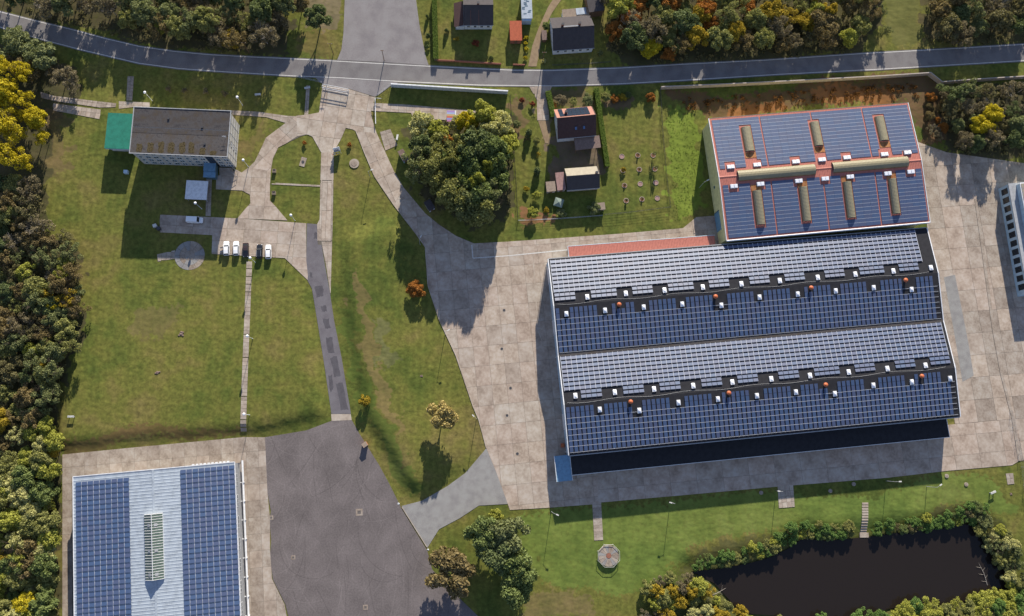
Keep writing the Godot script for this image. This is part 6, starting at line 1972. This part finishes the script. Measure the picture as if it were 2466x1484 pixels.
func vegetation() -> void:
	wood("in the wood left of the wide lane", [-15, -32, 680, -32, 690, 20, 655, 82, 560, 92, 420, 70, 300, 48, 180, 22, 60, -8, -15, -22], 36, Vector2(3.0, 4.7), Vector2(7.0, 11.0), ["olive", "green", "deep", "grey_green", "olive", "brown", "deep", "bare", "grey_green"], 75)
	for q in [[553, 92, 3.2, 6.5, "gold", "golden tree at the road edge of the left wood"], [455, 45, 3.4, 9, "bare", "leafless pale branched tree inside the left wood"], [390, 62, 2.6, 7, "lime", "yellow green tree fronting the left wood"], [763, 42, 4.6, 10.5, "deep", "dark spreading pine beside the wide lane"], [722, 6, 3.2, 7, "brown", "brown bush on the sandy patch beside the pine"]]:
		tree("tree", q[5], "tree", q[0], q[1], q[2], q[3], q[4], "", "sparse" if q[4] == "bare" else "round")
	# left edge
	for q in [[40, 100, 4.6, 7.5, "grey_green"], [95, 135, 5.4, 8, "grey_green"], [145, 180, 4.2, 7, "bare"], [60, 165, 4.4, 7, "brown"], [170, 205, 2.8, 5.2, "bare"], [-10, 150, 4.5, 7, "grey_green"]]:
		tree("tree", LOOK[q[4]] + " tree between the road and the yellow trees", "tree", q[0], q[1], q[2], q[3], q[4], LOOK[q[4]] + " trees above the yellow ones", "sparse" if q[4] == "bare" else "round")
	for q in [[18, 160, 4.2, 12], [52, 178, 3.2, 11], [10, 225, 4.4, 12], [50, 250, 3.6, 11], [88, 285, 3.6, 10], [28, 300, 4.4, 12], [98, 330, 2.6, 8.5], [20, 362, 4.2, 12], [62, 388, 3.6, 10.5], [-15, 290, 4.5, 12]]:
		tree("tree", "tall bright yellow autumn tree at the left edge of the lawns", "tree", q[0], q[1], q[2], q[3], "yellow", "tall yellow autumn trees", "round" if int(q[1]) % 2 else "sparse")
	wood("in the dark thicket below the yellow trees", [-12, 425, 85, 430, 95, 545, 165, 585, 185, 640, 188, 760, 178, 820, 150, 860, 130, 950, 105, 1005, -12, 1005], 31, Vector2(2.4, 3.8), Vector2(5.0, 8.5), ["brown", "brown", "olive", "scrub", "olive", "bare", "deep", "grey_green", "grey_green"], 75)
	for q in [[60, 655, 3.0, 6.5, "lime"], [150, 660, 2.6, 5.5, "lime"], [97, 712, 2.8, 7, "gold"], [168, 722, 2.8, 6.5, "gold"], [128, 735, 2.2, 6.5, "yellow"], [98, 880, 2.6, 6, "gold"], [150, 850, 2.0, 5.0, "lime"], [155, 630, 2.6, 5, "lime"], [75, 845, 2.4, 6, "lime"], [186, 705, 2, 5.4, "grey_green"]]:
		tree("tree", LOOK[q[4]] + " tree standing out of the dark left thicket", "tree", q[0], q[1], q[2], q[3], q[4], LOOK[q[4]] + " trees in the dark thicket", "sparse" if q[4] == "gold" else "round")
	wood("in the thicket left of the grey metal hall", [-12, 1005, 105, 1005, 138, 1055, 122, 1100, 112, 1180, 118, 1290, 126, 1400, 128, 1500, -12, 1500], 31, Vector2(2.4, 3.9), Vector2(5.0, 8.5), ["olive", "lime", "green", "lime", "willow", "brown", "olive", "gold", "willow"], 80)
	for q in [[128, 1086, 2.4, 5, "gold", "golden bush at the apron's upper left corner"], [60, 1455, 3.2, 7, "yellow", "bright yellow tree low in the left thicket"], [55, 1195, 3.6, 7.5, "willow", "pale tree in the thicket beside the hall's corner"]]:
		tree("tree", q[5], "tree", q[0], q[1], q[2], q[3], q[4])
	# right of the cottages
	wood("in the autumn wood right of the cottages", [1462, -28, 2125, -28, 2105, 40, 2045, 92, 1900, 100, 1750, 108, 1560, 105, 1475, 70], 36, Vector2(2.7, 4.6), Vector2(6.0, 10.0), ["olive", "brown", "olive", "gold", "gold", "bare", "scrub", "rust", "deep", "lime"], 75)
	for q in [[1562, 112, 4.1, 6.5, "yellow"], [1518, 48, 3.6, 8, "rust"], [1612, 128, 2.4, 4.8, "rust"], [1730, 92, 2.2, 6, "yellow"], [1770, 75, 3.8, 8.5, "gold"], [1885, 110, 3.0, 6, "brown"], [1985, 55, 5.2, 9.5, "brown"], [1700, 20, 3.4, 8, "rust"], [1625, 105, 3.6, 6.5, "olive"], [1995, 30, 3.0, 9.5, "gold"]]:
		tree("tree", LOOK[q[4]] + " tree standing out along the wood right of the cottages", "tree", q[0], q[1], q[2], q[3], q[4], LOOK[q[4]] + " trees of the right wood edge")
	wood("beyond the grassy track in the far right wood", [2228, -28, 2485, -28, 2485, 62, 2390, 78, 2260, 88], 36, Vector2(2.8, 4.6), Vector2(6.0, 10.5), ["bare", "scrub", "deep", "brown", "bare", "grey_green"], 40)
	wood("on the left edge of the grassy track", [2118, -60, 2150, -60, 2140, 90, 2105, 95], 34, Vector2(1.6, 2.6), Vector2(4.6, 6.0), ["grey_green", "green"], 6)
	wood("in the dark corner right of the yellow hall", [2285, 215, 2490, 200, 2490, 345, 2330, 345, 2285, 320], 34, Vector2(2.4, 4.0), Vector2(5.0, 8.5), ["deep", "bare", "scrub", "grey_green", "bare", "deep"], 26)
	for q in [[2362, 302, 3.2, 7.5], [2392, 276, 3.4, 8.0], [2385, 312, 2.6, 7.0]]:
		tree("tree", "bright yellow tree in the dark corner behind the yellow hall", "tree", q[0], q[1], q[2], q[3], "yellow", "yellow trees behind the yellow hall")
	wood("between the boundary wall and the yellow hall", [2235, 235, 2275, 225, 2280, 320, 2245, 330], 20, Vector2(1.0, 1.9), Vector2(1.6, 3.0), ["brown", "bare", "rust"], 12)
	# the grove in the middle
	for q in [[1015, 305, 4.6, 10, "willow"], [1052, 322, 4.2, 10, "lime"], [1100, 300, 2.6, 8, "willow"], [1125, 292, 3.6, 11, "yellow"], [1162, 275, 4.0, 11.5, "lime"], [1200, 298, 4.4, 11, "willow"], [1180, 318, 3.4, 11, "willow"], [1218, 355, 4.0, 11, "lime"], [1140, 325, 3.0, 10, "grey_green"], [1222, 325, 2.4, 8, "lime"]]:
		tree("tree", LOOK[q[4]] + " tree on the sunny front of the middle grove", "tree", q[0], q[1], q[2], q[3], q[4], LOOK[q[4]] + " trees of the grove's front")
	wood("in the shady body of the middle grove", [1005, 350, 1080, 340, 1195, 360, 1200, 440, 1185, 490, 1150, 510, 1085, 490, 1030, 445, 1005, 400], 36, Vector2(4.2, 5.6), Vector2(11.5, 15.0), ["grey_green", "olive", "green", "olive", "grey_green", "deep", "green"], 34)
	for q in [[1085, 395, 2.8, 15, "olive"], [1150, 440, 3.0, 15.5, "lime"], [1075, 345, 2.2, 12, "rust"], [1175, 405, 2.2, 14, "lime"]]:
		tree("tree", LOOK[q[4]] + " crown rising out of the middle grove", "tree", q[0], q[1], q[2], q[3], q[4], LOOK[q[4]] + " crowns rising out of the grove")
	# single trees
	for q in [[1003, 698, 2.7, 4.2, "rust", "rust orange young tree at the yard's kerb", "round"], [878, 967, 1.9, 2.6, "gold", "small golden bush on the island lawn", "round"], [1066, 1002, 4.4, 8.6, "tan", "golden tan feathery tree on the island lawn", "round"], [1092, 1378, 7.3, 10.5, "brown", "broad brown leaved tree at the asphalt yard's lower edge", "round"], [1165, 1285, 5.2, 9, "green", "sage green tree beside the grey drive", "round"], [1222, 1284, 5.8, 10, "grey_green", "tallest sage green tree above the brown one", "round"], [1248, 1375, 5.5, 10.5, "green", "sage green tree leaning over the pond lawn", "round"], [1200, 1335, 5.4, 9.5, "deep", "darker green tree between the sage green ones", "round"], [1245, 1425, 5.0, 9, "green", "lowest green tree of the sage green clump", "round"], [1195, 1240, 2.0, 4, "lime", "small lime bush at the clump's top", "round"], [732.6, 344, 0.75, 1.2, "rust", "small rust bush on the upper island lawn", "round"], [841, 348, 0.75, 1.2, "rust", "small rust bush near the island's tip", "round"]]:
		tree("tree" if q[3] > 4.5 else "shrub", q[5], "tree" if q[3] > 4.5 else "shrub", q[0], q[1], q[2], q[3], q[4], "", q[6])
	# pond
	wood("on the pond's upper bank", [1660, 1372, 1700, 1345, 1790, 1330, 1860, 1300, 1905, 1270, 1960, 1260, 2062, 1262, 2062, 1288, 1935, 1292, 1900, 1316, 1812, 1350, 1745, 1364], 15, Vector2(1.1, 1.9), Vector2(1.4, 2.6), ["fresh", "fresh", "olive", "lime", "fresh", "green"], 46)
	wood("right of the pond steps", [2108, 1262, 2170, 1258, 2270, 1240, 2350, 1212, 2375, 1225, 2352, 1254, 2280, 1266, 2175, 1277, 2118, 1285], 15, Vector2(1.1, 1.9), Vector2(1.4, 2.6), ["fresh", "fresh", "green", "fresh", "lime", "scrub"], 36)
	wood("on the pond's right bank", [2362, 1240, 2400, 1262, 2450, 1310, 2475, 1400, 2440, 1420, 2425, 1360, 2390, 1325, 2370, 1285], 18, Vector2(1.3, 2.4), Vector2(2.0, 4.0), ["olive", "willow", "lime", "scrub", "grey_green"], 26)
	wood("on the pond's lower bank", [2130, 1472, 2320, 1455, 2390, 1428, 2470, 1430, 2490, 1505, 1960, 1505, 1960, 1495, 2080, 1490], 22, Vector2(1.9, 3.2), Vector2(3.0, 4.4), ["lime", "lime", "olive", "fresh"], 34)
	wood("at the pond's left corner", [1560, 1420, 1600, 1392, 1650, 1385, 1680, 1420, 1730, 1440, 1790, 1476, 1900, 1500, 1900, 1505, 1550, 1505], 20, Vector2(1.5, 2.8), Vector2(2.2, 4.4), ["lime", "olive", "brown", "lime", "bare", "gold", "willow"], 32)
	tree("shrub", "round lime bush standing in the pond's left end", "shrub", 1686, 1412, 3.0, 4.2, "lime")
	# gardens
	for q in [[1292, 338, 1.3, 2.2, "olive", "round"], [1297, 372, 0.8, 1.6, "gold", "sparse"], [1292, 410, 1.6, 3.2, "deep", "column"], [1272, 318, 1.5, 3.6, "deep", "column"], [1244, 300, 1.4, 2.4, "grey_green", "round"], [1268, 455, 1.0, 1.6, "gold", "round"], [1293, 470, 1.5, 2.4, "lime", "round"], [1283, 512, 2.0, 3.0, "lime", "round"], [1316, 505, 0.9, 1.4, "gold", "round"], [1352, 512, 1.6, 2.0, "grey_green", "round"], [1434, 502, 2.2, 2.6, "grey_green", "round"], [1350, 238, 1.8, 2.6, "bare", "round"], [1382, 244, 1.3, 2.0, "olive", "round"], [1416, 240, 1.9, 2.6, "grey_green", "round"], [1334, 254, 1.2, 1.6, "rust", "round"], [1460, 232, 1.6, 2.2, "olive", "round"], [1480, 238, 1.6, 2.0, "rust", "round"], [1500, 234, 1.4, 2.0, "gold", "round"], [1512, 228, 1.2, 2.0, "deep", "round"], [1569, 233, 1.7, 2.6, "rust", "round"], [1257, 240, 0.9, 1.2, "crimson", "round"], [1282, 250, 0.9, 1.4, "crimson", "round"], [1099, 92, 0.9, 1.6, "gold", "sparse"], [1145, 103, 1.3, 1.8, "crimson", "round"], [1267, 90, 0.8, 1.2, "yellow", "round"], [1266, 104, 0.7, 1.1, "yellow", "round"], [1267, 118, 0.8, 1.2, "yellow", "round"], [1266, 138, 0.7, 1.1, "yellow", "round"], [1182, 138, 0.9, 2.6, "deep", "column"], [1028, 38, 0.7, 2.4, "deep", "column"], [1031, 85, 0.9, 1.8, "deep", "round"], [1075, 72, 0.8, 2.4, "deep", "column"], [1316, 62, 1.4, 2.2, "green", "round"], [1310, 146, 0.8, 1.2, "willow", "round"], [1447, 127, 0.9, 1.4, "grey_green", "round"], [1030, 112, 0.8, 1.2, "green", "round"]]:
		tree("shrub", "%s garden %s in the house gardens" % [LOOK[q[4]], "cypress" if q[5] == "column" else "shrub"], "shrub", q[0], q[1], q[2], q[3], q[4], "%s garden %s" % [LOOK[q[4]], "cypresses" if q[5] == "column" else "shrubs"], q[5])
	for q in [[405, 214], [443, 216], [495, 219], [540, 224]]:
		tree("shrub", "small bare shrub in the row on the shaded roadside lawn", "shrub", q[0], q[1], 1.0, 1.6, "bare", "bare shrubs on the roadside lawn", "sparse")
	ground_cover("weed_patch", "lush bright green weeds between the orchard and the yellow hall", "weeds", [[1602, 268, 1645, 265, 1678, 310, 1690, 400, 1685, 520, 1625, 535, 1618, 440]], 3600, "grass", Vector2(0.14, 0.28), 0.2)
	ground_cover("bracken", "rust brown bracken above the yellow hall", "bracken", [[1640, 240, 1900, 222, 2130, 204, 2200, 200, 2210, 235, 1960, 252, 1720, 275, 1650, 262]], 420, "bracken", Vector2(0.6, 1.3), 0.7)
	ground_cover("undergrowth", "dull brown undergrowth on the floor of the woods", "undergrowth", [[-40, -70, 700, -70, 690, 70, 660, 128, 560, 134, 420, 112, 300, 92, 180, 60, 60, 28, -40, 8], [1465, -70, 2130, -70, 2110, 60, 2050, 128, 1900, 138, 1560, 148, 1470, 130], [-40, 420, 90, 430, 100, 560, 190, 620, 195, 800, 150, 900, 135, 1040, 140, 1520, -40, 1520], [2225, -60, 2520, -60, 2520, 95, 2230, 115], [2270, 210, 2500, 195, 2500, 380, 2330, 370, 2270, 340], [990, 300, 1230, 280, 1232, 515, 1150, 545, 1010, 470]], 330, "scrub", Vector2(0.6, 1.5), 0.7)

func lay_out() -> void:
	field_poly = flat([150, 640, 500, 620, 685, 622, 750, 690, 768, 796, 781, 880, 797, 1012, 640, 1050, 590, 1053, 350, 1073, 150, 1093])
	edge_field = flat([100, 1098, 150, 1093, 350, 1073, 590, 1053, 640, 1050, 798, 1013])
	island_poly = flat([803, 560, 950, 500, 1003.7, 566, 1023.8, 595, 1030.5, 688.7, 1057, 769, 1097.6, 856, 1139.5, 980, 1171, 1079, 1121, 1139, 1077.5, 1171, 1017, 1206, 967, 1219, 936.7, 1164, 913, 1120.6, 864.6, 1043.5, 846, 1006, 822.7, 863, 804.5, 772.5, 796, 712])
	edge_left = flat([685, 621, 741, 677, 751, 695, 767.7, 796, 781, 880, 798, 997, 799, 1014])
	edge_drive = flat([803, 560, 796, 712, 804.5, 772.5, 822.7, 863, 846, 1006, 864.6, 1043.5, 913, 1120.6, 936.7, 1164, 967, 1219])
	edge_apron = flat([803, 560, 950, 500, 1003.7, 566, 1023.8, 595, 1030.5, 688.7, 1057, 769, 1097.6, 856, 1139.5, 980, 1171, 1079, 1121, 1139, 1077.5, 1171, 1017, 1206, 967, 1219])
	pond = flat([1663.5, 1377, 1744, 1368.6, 1811, 1355, 1858, 1342, 1898, 1321.7, 1931.7, 1298, 2000, 1302, 2055.7, 1296.6, 2119.4, 1290, 2173, 1281.5, 2280, 1271.4, 2350.7, 1258, 2370.8, 1288, 2391, 1335, 2424.4, 1365, 2427.8, 1419, 2381, 1425.6, 2313.8, 1452.4, 2146, 1466, 2079, 1484, 1945, 1489, 1811, 1479, 1777.5, 1469, 1750.7, 1439, 1720.5, 1405.5], -1.0)

func _ready() -> void:
	rng.seed = 20241
	bump.seed = 2
	bump.frequency = 0.11
	bump.fractal_octaves = 3
	# camera
	var down := Vector3(NADIR.x - MID.x, -(NADIR.y - MID.y), -F).normalized()
	cy = -down
	cx = (Vector3.RIGHT - cy * cy.x).normalized()
	cz = cx.cross(cy)
	var cam := Camera3D.new()
	cam.name = "camera"
	cam.transform = Transform3D(Basis(Vector3(cx.x, cy.x, cz.x), Vector3(cx.y, cy.y, cz.y), Vector3(cx.z, cy.z, cz.z)), Vector3(0, HIGH, 0))
	cam.fov = rad_to_deg(2.0 * atan(742.0 / F))
	cam.far = 5000.0
	add_child(cam)
	cam.current = true
	# sky and sun
	var e := Environment.new()
	e.background_mode = Environment.BG_SKY
	var sm := ProceduralSkyMaterial.new()
	sm.sky_top_color = lin(0.106, 0.150, 0.258)
	sm.sky_horizon_color = lin(0.31, 0.345, 0.41)
	sm.sky_curve = 0.12
	sm.ground_bottom_color = lin(0.06, 0.06, 0.05)
	sm.ground_horizon_color = lin(0.22, 0.23, 0.25)
	var sky := Sky.new()
	sky.sky_material = sm
	e.sky = sky
	e.tonemap_mode = Environment.TONE_MAPPER_LINEAR
	e.tonemap_exposure = 2.0
	e.sdfgi_enabled = true
	e.ssao_enabled = true
	e.ssil_enabled = true
	var we := WorldEnvironment.new()
	we.environment = e
	add_child(we)
	var sun := DirectionalLight3D.new()
	sun.name = "sun"
	sun.light_energy = 1.55
	sun.light_color = lin(1.0, 0.92, 0.80)
	sun.light_angular_distance = 0.55
	sun.shadow_enabled = true
	var dir := Vector3(-0.16, -tan(deg_to_rad(20.1)) * sqrt(1.0 + 0.16 * 0.16), 1.0).normalized()
	sun.basis = Basis.looking_at(dir, Vector3.UP)
	add_child(sun)
	lay_out()
	materials()
	make_crowns()
	make_branches()
	ground()
	paving()
	print("ground ", Time.get_ticks_msec())
	warehouse()
	yellow_hall()
	grey_hall()
	office()
	houses()
	glass_works()
	print("buildings ", Time.get_ticks_msec())
	street_things()
	rings_and_pads()
	car("white estate car with its two left doors open", 545, 598, 0.07, "car_white", "estate", true)
	car("white estate car with silver roof rails parked second in the row", 568.5, 598, 0.07, "car_white", "estate")
	car("dark brown car parked tail first between white and black cars", 591.5, 602, PI + 0.06, "car_brown", "saloon")
	car("black car beside the head of the slab path", 624.6, 605.5, 0.03, "car_black", "estate")
	car("white hatchback at the end of the row past the black car", 646, 606.5, 0.06, "car_white", "estate")
	car("white panel van parked in the office's shadow", 468.7, 530, -PI / 2 - 0.03, "car_white", "van")
	parasol()
	for q in [[1722, 1428, 0.4, "pale fallen branch lying in the pond's left end"], [2368, 1385, 1.9, "thin fallen branch floating by the pond's right bank"]]:
		var bp := P(q[0], q[1], -1.0)
		var b := thing("fallen_branch", q[3], "branch", Transform3D(Basis(Vector3.UP, q[2]), bp))
		var s := st()
		tube(s, Vector3(-3.2, 0.0, 0), Vector3(0.4, 0.25, 0.3), 0.11, 0.08, 6)
		tube(s, Vector3(0.4, 0.25, 0.3), Vector3(3.6, 0.02, 0.1), 0.08, 0.03, 5)
		obj("bough", s, M.pale_bark, b)
		for k in 5:
			s = st()
			tube(s, Vector3(-2.2 + k * 1.1, 0.1, 0.1), Vector3(-1.4 + k * 1.1, 0.2, (1.4 if k % 2 else -1.3)), 0.05, 0.015, 4)
			obj("twig", s, M.pale_bark, b)
	vegetation()
	print("done ", Time.get_ticks_msec())
